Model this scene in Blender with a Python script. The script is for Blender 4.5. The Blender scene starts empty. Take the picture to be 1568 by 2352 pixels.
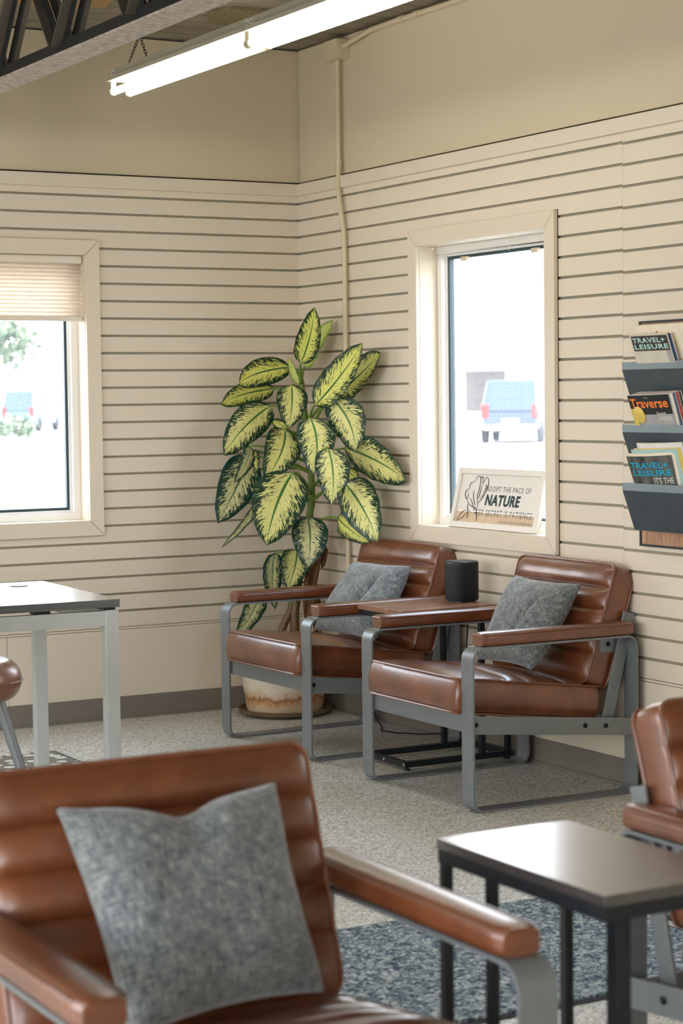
import bpy, math, random
import mathutils
from mathutils import Vector, Matrix
from math import sin, cos, pi, radians as R_

random.seed(7)
SC = bpy.context.scene
COL = SC.collection

# ------------------------------------------------------------------ colour / materials
def lin(c):
    return tuple(((x / 255) / 12.92 if x / 255 <= .04045 else ((x / 255 + .055) / 1.055) ** 2.4) for x in c)

def new_mat(name):
    m = bpy.data.materials.new(name); m.use_nodes = True
    nt = m.node_tree; b = nt.nodes['Principled BSDF']
    return m, nt, b

def simple(name, rgb, rough=.6, metal=0., spec=.5, bump=0., bscale=60., var=0., vscale=6., coat=0., stretch=None):
    """procedural principled material: slight noise variation of colour, roughness and bump"""
    m, nt, b = new_mat(name)
    c = lin(rgb)
    b.inputs['Roughness'].default_value = rough
    b.inputs['Metallic'].default_value = metal
    b.inputs['Specular IOR Level'].default_value = spec
    b.inputs['Coat Weight'].default_value = coat
    b.inputs['Base Color'].default_value = (*c, 1)
    tc = nt.nodes.new('ShaderNodeTexCoord')
    src = tc.outputs['Object']
    if stretch:
        mp = nt.nodes.new('ShaderNodeMapping'); mp.inputs['Scale'].default_value = stretch
        nt.links.new(src, mp.inputs['Vector']); src = mp.outputs['Vector']
    n = nt.nodes.new('ShaderNodeTexNoise'); n.inputs['Scale'].default_value = vscale; n.inputs['Detail'].default_value = 4
    nt.links.new(src, n.inputs['Vector'])
    if var > 0:
        r = nt.nodes.new('ShaderNodeValToRGB')
        r.color_ramp.elements[0].position = .3; r.color_ramp.elements[1].position = .7
        r.color_ramp.elements[0].color = (*[max(0, x * (1 - var)) for x in c], 1)
        r.color_ramp.elements[1].color = (*[min(1, x * (1 + var)) for x in c], 1)
        nt.links.new(n.outputs['Fac'], r.inputs['Fac']); nt.links.new(r.outputs['Color'], b.inputs['Base Color'])
    if bump > 0:
        n2 = nt.nodes.new('ShaderNodeTexNoise'); n2.inputs['Scale'].default_value = bscale; n2.inputs['Detail'].default_value = 3
        nt.links.new(src, n2.inputs['Vector'])
        bp = nt.nodes.new('ShaderNodeBump'); bp.inputs['Strength'].default_value = bump; bp.inputs['Distance'].default_value = .002
        nt.links.new(n2.outputs['Fac'], bp.inputs['Height']); nt.links.new(bp.outputs['Normal'], b.inputs['Normal'])
    return m

def ramp(nt, fac, stops, interp='LINEAR'):
    r = nt.nodes.new('ShaderNodeValToRGB'); r.color_ramp.interpolation = interp
    els = r.color_ramp.elements
    while len(els) < len(stops): els.new(.5)
    for e, (p, c) in zip(els, stops): e.position = p; e.color = (*lin(c), 1)
    nt.links.new(fac, r.inputs['Fac']); return r

def mth(nt, op, a, b=None, c=None, clamp=False):
    n = nt.nodes.new('ShaderNodeMath'); n.operation = op; n.use_clamp = clamp
    for i, v in enumerate((a, b, c)):
        if v is None: continue
        if isinstance(v, (int, float)): n.inputs[i].default_value = v
        else: nt.links.new(v, n.inputs[i])
    return n.outputs[0]

M = {}
M['wall'] = simple('wall paint', (218, 206, 187), .55, var=.02, vscale=1.5, bump=.15, bscale=180)
M['drywall'] = simple('upper wall paint', (207, 194, 166), .75, var=.02, vscale=1.2, bump=.25, bscale=260)
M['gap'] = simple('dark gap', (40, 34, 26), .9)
M['groove'] = simple('slat groove', (150, 144, 126), .7, var=.08, vscale=20)
M['casing'] = simple('casing paint', (218, 206, 186), .45, var=.02, vscale=3)
M['vinyl'] = simple('window vinyl', (235, 233, 228), .35, var=.01)
M['gasket'] = simple('gasket rubber', (50, 70, 76), .4, var=.1)
M['base'] = simple('rubber baseboard', (120, 113, 103), .5, var=.05, vscale=8, bump=.1)
M['steel'] = simple('grey powder coat', (124, 129, 131), .36, metal=.3, var=.05, vscale=30, bump=.15, bscale=500)
M['blacksteel'] = simple('black powder coat', (30, 34, 38), .4, metal=.2, var=.06, vscale=40, bump=.1, bscale=400)
M['bolt'] = simple('black bolt', (18, 18, 20), .4, metal=.5)
M['silver'] = simple('zinc screw', (190, 190, 188), .3, metal=.9)
M['piping'] = simple('leather piping', (122, 76, 52), .34, var=.15, vscale=25, coat=.2)  # paler than the leather: the light it catches is in the colour
M['black'] = simple('black plastic', (14, 15, 17), .45, var=.05)
M['grille'] = simple('speaker grille', (20, 23, 27), .5, metal=.2, var=.1, vscale=400, bump=.6, bscale=900)
M['truss'] = simple('truss dark paint', (26, 28, 30), .6, var=.2, vscale=12, bump=.4, bscale=90)
M['weblit'] = simple('lit truss web', (92, 84, 74), .7, var=.15, vscale=14)  # truss paint made paler: light on the web undersides put into the colour
M['flangelit'] = simple('lit dusty flange', (186, 172, 158), .8, var=.32, vscale=38, bump=.6, bscale=120)  # dust mottle, made paler still for light falling on the underside
M['housing'] = simple('fixture enamel', (196, 190, 170), .4, var=.04, vscale=6)
M['socket'] = simple('lamp socket', (214, 202, 176), .4)
M['chain'] = simple('blackened chain', (28, 26, 24), .5, metal=.7)
M['conduit'] = simple('painted conduit', (208, 194, 164), .45, var=.02)
M['tablemetal'] = simple('desk silver paint', (196, 200, 198), .4, metal=.2, var=.02, vscale=20)
M['pot_soil'] = simple('soil', (52, 38, 28), .95, var=.4, vscale=60, bump=.8, bscale=90)
M['paper'] = simple('paper', (224, 218, 204), .7, var=.03, vscale=10)
M['mat_edge'] = simple('mat rubber edge', (34, 36, 40), .7, var=.1)
M['navy'] = simple('rack steel', (72, 82, 88), .42, metal=.3, var=.1, vscale=9, bump=.2, bscale=500)
M['racklip'] = simple('rack lip steel', (116, 130, 136), .4, metal=.3, var=.05, vscale=12)
M['signwhite'] = simple('sign white wood', (226, 220, 212), .5, var=.02, vscale=10)
M['ink'] = simple('black ink', (20, 24, 26), .6)
M['inkgrey'] = simple('grey ink', (70, 78, 78), .6)
M['tealink'] = simple('teal ink', (150, 196, 200), .5)
M['cable'] = simple('cable', (22, 22, 24), .5)
M['blindrail'] = simple('blind rail', (226, 216, 200), .45)
M['osb'] = simple('strand board', (170, 138, 92), .8, var=.3, vscale=55, stretch=(1, 5, 1))
M['osbgreen'] = simple('aged fibre board', (122, 110, 78), .9, var=.25, vscale=80)
M['dryleaf'] = simple('dried leaf', (122, 88, 54), .8, var=.4, vscale=30, bump=.8, bscale=60, stretch=(1, 1, .25))
M['asphalt'] = simple('street asphalt', (150, 148, 144), .9, var=.05, vscale=.3)
M['paintnavy'] = simple('car paint', (52, 64, 82), .25, metal=.3, coat=.6)
M['paintblue'] = simple('blue car paint', (70, 98, 128), .3, metal=.3, coat=.6)
M['carglass'] = simple('tinted glass', (48, 60, 68), .1)
M['tyre'] = simple('tyre', (22, 22, 22), .8)
M['taillight'] = simple('tail light lens', (120, 26, 20), .3)
M['plate'] = simple('white plate', (220, 220, 216), .5)
M['siding'] = simple('pale siding', (196, 200, 206), .7, var=.03, vscale=.5)
M['shopglass'] = simple('shop front glass', (70, 62, 60), .2)
M['signboard'] = simple('sign board', (236, 238, 240), .5)
M['foliage'] = simple('foliage', (112, 128, 100), .8, var=.3, vscale=3)
M['bark'] = simple('bark', (82, 68, 54), .9, var=.3, vscale=9)

def m_leather():
    m, nt, b = new_mat('brown leather')
    tc = nt.nodes.new('ShaderNodeTexCoord')
    n = nt.nodes.new('ShaderNodeTexNoise'); n.inputs['Scale'].default_value = 7; n.inputs['Detail'].default_value = 5
    n.inputs['Roughness'].default_value = .6
    nt.links.new(tc.outputs['Object'], n.inputs['Vector'])
    r = ramp(nt, n.outputs['Fac'], [(.28, (90, 48, 26)), (.5, (113, 62, 34)), (.72, (134, 77, 43))])
    nt.links.new(r.outputs['Color'], b.inputs['Base Color'])
    n2 = nt.nodes.new('ShaderNodeTexVoronoi'); n2.inputs['Scale'].default_value = 420
    nt.links.new(tc.outputs['Object'], n2.inputs['Vector'])
    n3 = nt.nodes.new('ShaderNodeTexNoise'); n3.inputs['Scale'].default_value = 16; n3.inputs['Detail'].default_value = 2
    nt.links.new(tc.outputs['Object'], n3.inputs['Vector'])
    h = mth(nt, 'MULTIPLY_ADD', n3.outputs['Fac'], 3., n2.outputs['Distance'])
    bp = nt.nodes.new('ShaderNodeBump'); bp.inputs['Strength'].default_value = .22; bp.inputs['Distance'].default_value = .0022
    nt.links.new(h, bp.inputs['Height']); nt.links.new(bp.outputs['Normal'], b.inputs['Normal'])
    rr = mth(nt, 'MULTIPLY_ADD', n.outputs['Fac'], .2, .24)
    nt.links.new(rr, b.inputs['Roughness'])
    b.inputs['Specular IOR Level'].default_value = .6
    b.inputs['Coat Weight'].default_value = .9; b.inputs['Coat Roughness'].default_value = .24
    return m
M['leather'] = m_leather()

def m_fabric():
    m, nt, b = new_mat('grey blue chenille')
    tc = nt.nodes.new('ShaderNodeTexCoord')
    acc = None; wts = [1, 1, .45]
    for wt, (sc, st) in zip(wts, ((300, (1, .10, 1)), (300, (.10, 1, 1)), (36, (1, .7, 1)))):
        mp = nt.nodes.new('ShaderNodeMapping'); mp.inputs['Scale'].default_value = st
        nt.links.new(tc.outputs['UV'], mp.inputs['Vector'])
        n = nt.nodes.new('ShaderNodeTexNoise'); n.inputs['Scale'].default_value = sc * .5; n.inputs['Detail'].default_value = 3
        nt.links.new(mp.outputs['Vector'], n.inputs['Vector'])
        acc = mth(nt, 'MULTIPLY', n.outputs['Fac'], wt) if acc is None else mth(nt, 'MULTIPLY_ADD', n.outputs['Fac'], wt, acc)
    f = mth(nt, 'DIVIDE', acc, 2.45)
    r = ramp(nt, f, [(.40, (58, 66, 70)), (.5, (100, 106, 108)), (.60, (148, 151, 145))])
    nt.links.new(r.outputs['Color'], b.inputs['Base Color'])
    b.inputs['Roughness'].default_value = .9
    b.inputs['Sheen Weight'].default_value = .4
    bp = nt.nodes.new('ShaderNodeBump'); bp.inputs['Strength'].default_value = .5; bp.inputs['Distance'].default_value = .002
    nt.links.new(f, bp.inputs['Height']); nt.links.new(bp.outputs['Normal'], b.inputs['Normal'])
    return m
M['fabric'] = m_fabric()

def m_floor():
    m, nt, b = new_mat('speckled floor')
    tc = nt.nodes.new('ShaderNodeTexCoord')
    v = nt.nodes.new('ShaderNodeTexVoronoi'); v.inputs['Scale'].default_value = 150
    nt.links.new(tc.outputs['Object'], v.inputs['Vector'])
    sx = nt.nodes.new('ShaderNodeSeparateColor'); nt.links.new(v.outputs['Color'], sx.inputs['Color'])
    r = ramp(nt, sx.outputs[0], [(0, (136, 132, 120)), (.2, (182, 178, 166)), (.5, (213, 210, 199)), (.85, (226, 224, 214)), (1, (244, 242, 236))])
    n = nt.nodes.new('ShaderNodeTexNoise'); n.inputs['Scale'].default_value = 3
    nt.links.new(tc.outputs['Object'], n.inputs['Vector'])
    nt.links.new(r.outputs['Color'], b.inputs['Base Color'])
    rr = mth(nt, 'MULTIPLY_ADD', n.outputs['Fac'], .2, .30); nt.links.new(rr, b.inputs['Roughness'])
    b.inputs['Specular IOR Level'].default_value = .35
    return m
M['floor'] = m_floor()

def m_rug(name, stops, sc):
    m, nt, b = new_mat(name)
    tc = nt.nodes.new('ShaderNodeTexCoord')
    n = nt.nodes.new('ShaderNodeTexNoise'); n.inputs['Scale'].default_value = sc; n.inputs['Detail'].default_value = 2; n.inputs['Distortion'].default_value = 1.2
    nt.links.new(tc.outputs['Object'], n.inputs['Vector'])
    r = ramp(nt, n.outputs['Fac'], stops)
    nt.links.new(r.outputs['Color'], b.inputs['Base Color']); b.inputs['Roughness'].default_value = .95
    bp = nt.nodes.new('ShaderNodeBump'); bp.inputs['Strength'].default_value = .8; bp.inputs['Distance'].default_value = .004
    nt.links.new(n.outputs['Fac'], bp.inputs['Height']); nt.links.new(bp.outputs['Normal'], b.inputs['Normal'])
    return m
M['rug'] = m_rug('blue grey loop mat', [(.36, (50, 66, 82)), (.46, (94, 110, 120)), (.54, (142, 155, 158)), (.64, (196, 202, 196))], 62)

def m_spotmat():
    m, nt, b = new_mat('spotted chair mat')
    tc = nt.nodes.new('ShaderNodeTexCoord')
    v = nt.nodes.new('ShaderNodeTexVoronoi'); v.inputs['Scale'].default_value = 16; v.inputs['Randomness'].default_value = .7
    nt.links.new(tc.outputs['Object'], v.inputs['Vector'])
    r = ramp(nt, v.outputs['Distance'], [(.0, (222, 216, 204)), (.34, (222, 216, 204)), (.4, (128, 124, 112)), (1, (128, 124, 112))])
    nt.links.new(r.outputs['Color'], b.inputs['Base Color']); b.inputs['Roughness'].default_value = .95
    return m
M['spotmat'] = m_spotmat()

def m_wood(name, stops, sc=6, stretch=(1, 14, 14), rough=.4, axis_uv=False):
    m, nt, b = new_mat(name)
    tc = nt.nodes.new('ShaderNodeTexCoord')
    mp = nt.nodes.new('ShaderNodeMapping'); mp.inputs['Scale'].default_value = stretch
    nt.links.new(tc.outputs['Object'], mp.inputs['Vector'])
    n = nt.nodes.new('ShaderNodeTexNoise'); n.inputs['Scale'].default_value = sc; n.inputs['Detail'].default_value = 6; n.inputs['Distortion'].default_value = .6
    nt.links.new(mp.outputs['Vector'], n.inputs['Vector'])
    r = ramp(nt, n.outputs['Fac'], stops)
    nt.links.new(r.outputs['Color'], b.inputs['Base Color']); b.inputs['Roughness'].default_value = rough
    return m
M['walnut'] = m_wood('walnut laminate', [(.3, (104, 74, 56)), (.5, (140, 102, 78)), (.7, (168, 128, 100))], 5, (1, 14, 14), .35)
M['darkwood'] = m_wood('dark oak laminate', [(.3, (48, 47, 48)), (.7, (66, 62, 60))], 5, (14, 1, 14), .34)
M['deskwood'] = m_wood('dark grey woodgrain', [(.3, (50, 58, 62)), (.7, (84, 92, 96))], 7, (1, 22, 22), .32)
M['pine'] = m_wood('stained pine', [(.3, (140, 100, 72)), (.5, (172, 130, 98)), (.7, (196, 160, 128))], 6, (14, 14, 1), .55)
M['palewood'] = m_wood('pale wood strip', [(.3, (196, 168, 136)), (.7, (218, 194, 164))], 6, (14, 1, 14), .6)

for k_ in ('darkwood', 'deskwood'):
    q_ = M[k_].node_tree.nodes['Principled BSDF'].inputs
    q_['Coat Weight'].default_value = 1; q_['Coat Roughness'].default_value = .2; q_['Coat IOR'].default_value = 1.9

def m_ceiling():
    m, nt, b = new_mat('painted plank ceiling')
    tc = nt.nodes.new('ShaderNodeTexCoord'); sp = nt.nodes.new('ShaderNodeSeparateXYZ')
    nt.links.new(tc.outputs['Object'], sp.inputs['Vector'])
    f = mth(nt, 'FRACT', mth(nt, 'MULTIPLY', sp.outputs['Y'], 1 / .14))
    n = nt.nodes.new('ShaderNodeTexNoise'); n.inputs['Scale'].default_value = 5
    nt.links.new(tc.outputs['Object'], n.inputs['Vector'])
    line = mth(nt, 'LESS_THAN', f, .05)
    r = ramp(nt, n.outputs['Fac'], [(.3, (128, 119, 103)), (.7, (150, 140, 122))])
    mx = nt.nodes.new('ShaderNodeMix'); mx.data_type = 'RGBA'
    nt.links.new(line, mx.inputs['Factor']); nt.links.new(r.outputs['Color'], mx.inputs[6]); mx.inputs[7].default_value = (*lin((50, 46, 40)), 1)
    nt.links.new(mx.outputs[2], b.inputs['Base Color']); b.inputs['Roughness'].default_value = .7
    return m
M['ceiling'] = m_ceiling()

def m_pot():
    m, nt, b = new_mat('stained clay pot')
    tc = nt.nodes.new('ShaderNodeTexCoord'); sp = nt.nodes.new('ShaderNodeSeparateXYZ')
    nt.links.new(tc.outputs['Object'], sp.inputs['Vector'])
    n = nt.nodes.new('ShaderNodeTexNoise'); n.inputs['Scale'].default_value = 14; n.inputs['Detail'].default_value = 6; n.inputs['Roughness'].default_value = .7
    nt.links.new(tc.outputs['Object'], n.inputs['Vector'])
    h = mth(nt, 'MULTIPLY_ADD', n.outputs['Fac'], .12, sp.outputs['Z'])
    r = ramp(nt, mth(nt, 'DIVIDE', h, .3), [(.0, (120, 96, 66)), (.20, (196, 166, 126)), (.33, (206, 184, 152)), (.43, (196, 150, 108)), (.49, (150, 96, 56)), (.53, (200, 172, 140)), (.62, (216, 204, 184)), (1., (218, 208, 190))])
    nt.links.new(r.outputs['Color'], b.inputs['Base Color']); b.inputs['Roughness'].default_value = .7
    bp = nt.nodes.new('ShaderNodeBump'); bp.inputs['Strength'].default_value = .4; bp.inputs['Distance'].default_value = .004
    nt.links.new(n.outputs['Fac'], bp.inputs['Height']); nt.links.new(bp.outputs['Normal'], b.inputs['Normal'])
    return m
M['pot'] = m_pot()
M['saucer'] = simple('clay saucer', (112, 92, 66), .7, var=.3, vscale=14)

def m_stem():
    m, nt, b = new_mat('ringed cane')
    tc = nt.nodes.new('ShaderNodeTexCoord')
    n = nt.nodes.new('ShaderNodeTexNoise'); n.inputs['Scale'].default_value = 18; n.inputs['Detail'].default_value = 4
    nt.links.new(tc.outputs['Object'], n.inputs['Vector'])
    sp = nt.nodes.new('ShaderNodeSeparateXYZ'); nt.links.new(tc.outputs['Object'], sp.inputs['Vector'])
    z = mth(nt, 'MULTIPLY_ADD', n.outputs['Fac'], .5, sp.outputs['Z'])
    r = ramp(nt, mth(nt, 'MULTIPLY', z, .6), [(.2, (84, 60, 40)), (.4, (116, 86, 56)), (.5, (60, 76, 32)), (.7, (104, 130, 48))])
    nt.links.new(r.outputs['Color'], b.inputs['Base Color']); b.inputs['Roughness'].default_value = .5
    return m
M['cane'] = m_stem()
M['petiole'] = simple('petiole green', (112, 142, 56), .45, var=.15, vscale=20)

def m_leaf(name, edge, cream, midrib, thr=.62, back=(96, 112, 100)):
    """variegated leaf: feathered cream centre, dark margin; driven by the UV of the blade (u across, v along)"""
    m, nt, b = new_mat(name)
    uv = nt.nodes.new('ShaderNodeUVMap'); sp = nt.nodes.new('ShaderNodeSeparateXYZ')
    nt.links.new(uv.outputs['UV'], sp.inputs['Vector'])
    oi = nt.nodes.new('ShaderNodeObjectInfo')
    s = mth(nt, 'ABSOLUTE', mth(nt, 'MULTIPLY_ADD', sp.outputs['X'], 2, -1))
    sgn = mth(nt, 'GREATER_THAN', sp.outputs['X'], .5)
    q = mth(nt, 'SUBTRACT', sp.outputs['Y'], mth(nt, 'MULTIPLY', s, .26))
    cb = nt.nodes.new('ShaderNodeCombineXYZ')
    nt.links.new(mth(nt, 'MULTIPLY', q, 46), cb.inputs[0])
    nt.links.new(mth(nt, 'MULTIPLY', s, 4.2), cb.inputs[1])
    nt.links.new(mth(nt, 'ADD', mth(nt, 'MULTIPLY', sgn, 7.3), mth(nt, 'MULTIPLY', oi.outputs['Random'], 50)), cb.inputs[2])
    n = nt.nodes.new('ShaderNodeTexNoise'); n.inputs['Scale'].default_value = 1; n.inputs['Detail'].default_value = 5; n.inputs['Roughness'].default_value = .65
    nt.links.new(cb.outputs[0], n.inputs['Vector'])
    # how close to the margin: across, and towards the tip and the base
    tip = mth(nt, 'POWER', mth(nt, 'ABSOLUTE', mth(nt, 'MULTIPLY_ADD', sp.outputs['Y'], 2, -.96)), 5)
    e = mth(nt, 'ADD', mth(nt, 'POWER', s, 1.4), mth(nt, 'MULTIPLY', tip, .5))
    f = mth(nt, 'SUBTRACT', mth(nt, 'MULTIPLY_ADD', mth(nt, 'SUBTRACT', n.outputs['Fac'], .5), 3.4, thr), e)
    mask = mth(nt, 'MULTIPLY_ADD', f, 9, .5, clamp=True)
    rib = mth(nt, 'LESS_THAN', s, mth(nt, 'MULTIPLY_ADD', mth(nt, 'SUBTRACT', 1, sp.outputs['Y']), .05, .018))
    # lateral veins
    vein = mth(nt, 'MULTIPLY_ADD', mth(nt, 'SINE', mth(nt, 'MULTIPLY', q, 120)), .5, .5)
    c1 = nt.nodes.new('ShaderNodeMix'); c1.data_type = 'RGBA'
    nt.links.new(mask, c1.inputs['Factor']); c1.inputs[6].default_value = (*lin(edge), 1); c1.inputs[7].default_value = (*lin(cream), 1)
    c2 = nt.nodes.new('ShaderNodeMix'); c2.data_type = 'RGBA'
    nt.links.new(rib, c2.inputs['Factor']); nt.links.new(c1.outputs[2], c2.inputs[6]); c2.inputs[7].default_value = (*lin(midrib), 1)
    geo = nt.nodes.new('ShaderNodeNewGeometry')
    c3 = nt.nodes.new('ShaderNodeMix'); c3.data_type = 'RGBA'
    nt.links.new(mth(nt, 'MULTIPLY', geo.outputs['Backfacing'], .45), c3.inputs['Factor']); nt.links.new(c2.outputs[2], c3.inputs[6]); c3.inputs[7].default_value = (*lin(back), 1)
    nt.links.new(c3.outputs[2], b.inputs['Base Color'])
    b.inputs['Roughness'].default_value = .36; b.inputs['Specular IOR Level'].default_value = .32
    b.inputs['Subsurface Weight'].default_value = 0
    bp = nt.nodes.new('ShaderNodeBump'); bp.inputs['Strength'].default_value = .25; bp.inputs['Distance'].default_value = .002
    nt.links.new(vein, bp.inputs['Height']); nt.links.new(bp.outputs['Normal'], b.inputs['Normal'])
    return m
M['leaf0'] = m_leaf('young variegated leaf', (8, 42, 18), (208, 210, 108), (34, 84, 36), .50)
M['leaf1'] = m_leaf('new pale leaf', (104, 140, 44), (196, 206, 118), (168, 190, 84), .66)
M['leaf2'] = m_leaf('mature variegated leaf', (12, 50, 30), (214, 212, 134), (66, 112, 48), .50)
M['leaf3'] = m_leaf('old variegated leaf', (22, 58, 48), (206, 204, 150), (78, 112, 74), .40)

def m_glass():
    m, nt, b = new_mat('window glass')
    nt.nodes.remove(b); out = nt.nodes['Material Output']
    t = nt.nodes.new('ShaderNodeBsdfTransparent'); g = nt.nodes.new('ShaderNodeBsdfGlossy'); g.inputs['Roughness'].default_value = .03
    d = nt.nodes.new('ShaderNodeBsdfDiffuse'); d.inputs['Color'].default_value = (.8, .85, .9, 1)
    tc = nt.nodes.new('ShaderNodeTexCoord')
    n = nt.nodes.new('ShaderNodeTexNoise'); n.inputs['Scale'].default_value = 260; n.inputs['Detail'].default_value = 1
    nt.links.new(tc.outputs['Object'], n.inputs['Vector'])
    dust = mth(nt, 'MULTIPLY_ADD', mth(nt, 'SUBTRACT', n.outputs['Fac'], .5, clamp=True), .3, .012)
    lw = nt.nodes.new('ShaderNodeLayerWeight'); lw.inputs['Blend'].default_value = .5
    fac = mth(nt, 'MULTIPLY_ADD', mth(nt, 'POWER', lw.outputs['Facing'], 5), .6, .03)
    m1 = nt.nodes.new('ShaderNodeMixShader'); m2 = nt.nodes.new('ShaderNodeMixShader')
    tr = nt.nodes.new('ShaderNodeBsdfTranslucent'); tr.inputs['Color'].default_value = (.85, .92, 1, 1)
    m0 = nt.nodes.new('ShaderNodeMixShader'); nt.links.new(dust, m0.inputs[0]); nt.links.new(t.outputs[0], m0.inputs[1]); nt.links.new(tr.outputs[0], m0.inputs[2])
    nt.links.new(fac, m1.inputs[0]); nt.links.new(m0.outputs[0], m1.inputs[1]); nt.links.new(g.outputs[0], m1.inputs[2])
    nt.links.new(m1.outputs[0], out.inputs['Surface'])
    return m
M['glass'] = m_glass()

def m_tube():
    m, nt, b = new_mat('fluorescent tube')
    b.inputs['Base Color'].default_value = (.9, .9, .88, 1)
    b.inputs['Emission Color'].default_value = (1, .955, .86, 1); b.inputs['Emission Strength'].default_value = 11
    return m
M['tube'] = m_tube()

def m_blind():
    m, nt, b = new_mat('cellular blind fabric')
    nt.nodes.remove(b); out = nt.nodes['Material Output']
    d = nt.nodes.new('ShaderNodeBsdfDiffuse'); d.inputs['Color'].default_value = (*lin((236, 226, 212)), 1)
    t = nt.nodes.new('ShaderNodeBsdfTranslucent'); t.inputs['Color'].default_value = (*lin((244, 238, 230)), 1)
    mx = nt.nodes.new('ShaderNodeMixShader'); mx.inputs[0].default_value = .75
    nt.links.new(d.outputs[0], mx.inputs[1]); nt.links.new(t.outputs[0], mx.inputs[2]); nt.links.new(mx.outputs[0], out.inputs['Surface'])
    return m
M['blind'] = m_blind()

# ------------------------------------------------------------------ mesh builder
class MB:
    def __init__(s): s.v = []; s.f = []; s.uv = []; s.mi = []; s.cur = 0
    def quad(s, a, b, c, d): s.face([a, b, c, d])
    def face(s, pts, uvs=None):
        i = len(s.v); s.v += [tuple(p) for p in pts]; s.f.append(tuple(range(i, i + len(pts)))); s.uv.append(uvs); s.mi.append(s.cur)
    def box(s, x0, x1, y0, y1, z0, z1, mtx=None):
        P = [(x, y, z) for x in sorted((x0, x1)) for y in sorted((y0, y1)) for z in sorted((z0, z1))]
        if mtx: P = [tuple(mtx @ Vector(p)) for p in P]
        i = len(s.v); s.v += P
        for f in ((0, 1, 3, 2), (4, 6, 7, 5), (0, 4, 5, 1), (2, 3, 7, 6), (0, 2, 6, 4), (1, 5, 7, 3)):
            s.f.append(tuple(i + k for k in f)); s.uv.append(None); s.mi.append(s.cur)
        return s
    def grid(s, rows, closed_u=False, uvs=None):
        """rows: list of equal-length lists of points"""
        i = len(s.v); n = len(rows[0])
        for r in rows: s.v += [tuple(p) for p in r]
        for a in range(len(rows) - 1):
            for b in range(n if closed_u else n - 1):
                b2 = (b + 1) % n
                s.f.append((i + a * n + b, i + a * n + b2, i + (a + 1) * n + b2, i + (a + 1) * n + b))
                s.uv.append([uvs[a][b], uvs[a][b2], uvs[a + 1][b2], uvs[a + 1][b]] if uvs else None); s.mi.append(s.cur)
        return s
    def cap(s, ring, flip=False):
        s.face(list(reversed(ring)) if flip else ring)
    def tube(s, pts, r, n=8, closed=False, caps=True):
        pts = [Vector(p) for p in pts]; L = len(pts)
        rr = r if isinstance(r, (list, tuple)) else [r] * L
        t0 = (pts[1] - pts[0]).normalized()
        up = Vector((0, 0, 1)) if abs(t0.z) < .9 else Vector((1, 0, 0))
        nrm = t0.cross(up).normalized(); rings = []
        for i, p in enumerate(pts):
            if closed: t = (pts[(i + 1) % L] - pts[i - 1]).normalized()
            else: t = (pts[min(i + 1, L - 1)] - pts[max(i - 1, 0)]).normalized()
            nrm = (nrm - t * nrm.dot(t)).normalized(); bn = t.cross(nrm)
            rings.append([p + (nrm * cos(2 * pi * k / n) + bn * sin(2 * pi * k / n)) * rr[i] for k in range(n)])
        if closed: rings.append(rings[0])
        s.grid(rings, closed_u=True)
        if caps and not closed: s.cap(rings[0], True); s.cap(rings[-1])
        return s
    def lathe(s, prof, n=40, c=(0, 0), mtx=None):
        rows = []
        for r, z in prof:
            row = [Vector((c[0] + r * cos(2 * pi * k / n), c[1] + r * sin(2 * pi * k / n), z)) for k in range(n)]
            rows.append([mtx @ p for p in row] if mtx else row)
        s.grid(rows, closed_u=True)
        return s
    def build(s, name, mat, parent=None, smooth=False, bevel=0, angle=40, loc=None, recalc=True):
        import bmesh
        me = bpy.data.meshes.new(name); me.from_pydata(s.v, [], s.f)
        mats = mat if isinstance(mat, list) else [mat]
        for m in mats: me.materials.append(m)
        if len(mats) > 1:
            for p, k in zip(me.polygons, s.mi): p.material_index = k
        if any(u is not None for u in s.uv):
            l = me.uv_layers.new(name='UVMap')
            for p, u in zip(me.polygons, s.uv):
                if u:
                    for li, c in zip(p.loop_indices, u): l.data[li].uv = c
        bm = bmesh.new(); bm.from_mesh(me)
        bmesh.ops.remove_doubles(bm, verts=bm.verts, dist=1e-6)
        if recalc: bmesh.ops.recalc_face_normals(bm, faces=bm.faces)
        bm.to_mesh(me); bm.free()
        if smooth:
            for p in me.polygons: p.use_smooth = True
            if angle: me.set_sharp_from_angle(angle=R_(angle))
        o = bpy.data.objects.new(name, me); COL.objects.link(o)
        if parent: o.parent = parent
        if loc: o.location = loc
        if bevel:
            md = o.modifiers.new('bevel', 'BEVEL'); md.width = bevel; md.segments = 2; md.limit_method = 'ANGLE'; md.angle_limit = R_(50)
        return o

def tag(o, label, cat, group=None, kind=None):
    o['label'] = label; o['category'] = cat
    if group: o['group'] = group
    if kind: o['kind'] = kind
    return o
def struct(o, label=None):
    o['kind'] = 'structure'
    if label: o['label'] = label
    return o
def empty(name, loc=(0, 0, 0), rz=0):
    o = bpy.data.objects.new(name, None); COL.objects.link(o); o.location = loc; o.rotation_euler = (0, 0, rz); o.empty_display_size = .1
    return o
def thing(name, label, cat, loc=(0, 0, 0), rz=0, group=None): return tag(empty(name, loc, rz), label, cat, group)
def copy_tree(o, parent=None):
    c = o.copy(); COL.objects.link(c)
    if parent: c.parent = parent
    for ch in [k for k in COL.objects if k.parent == o]: copy_tree(ch, c)
    return c

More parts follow.
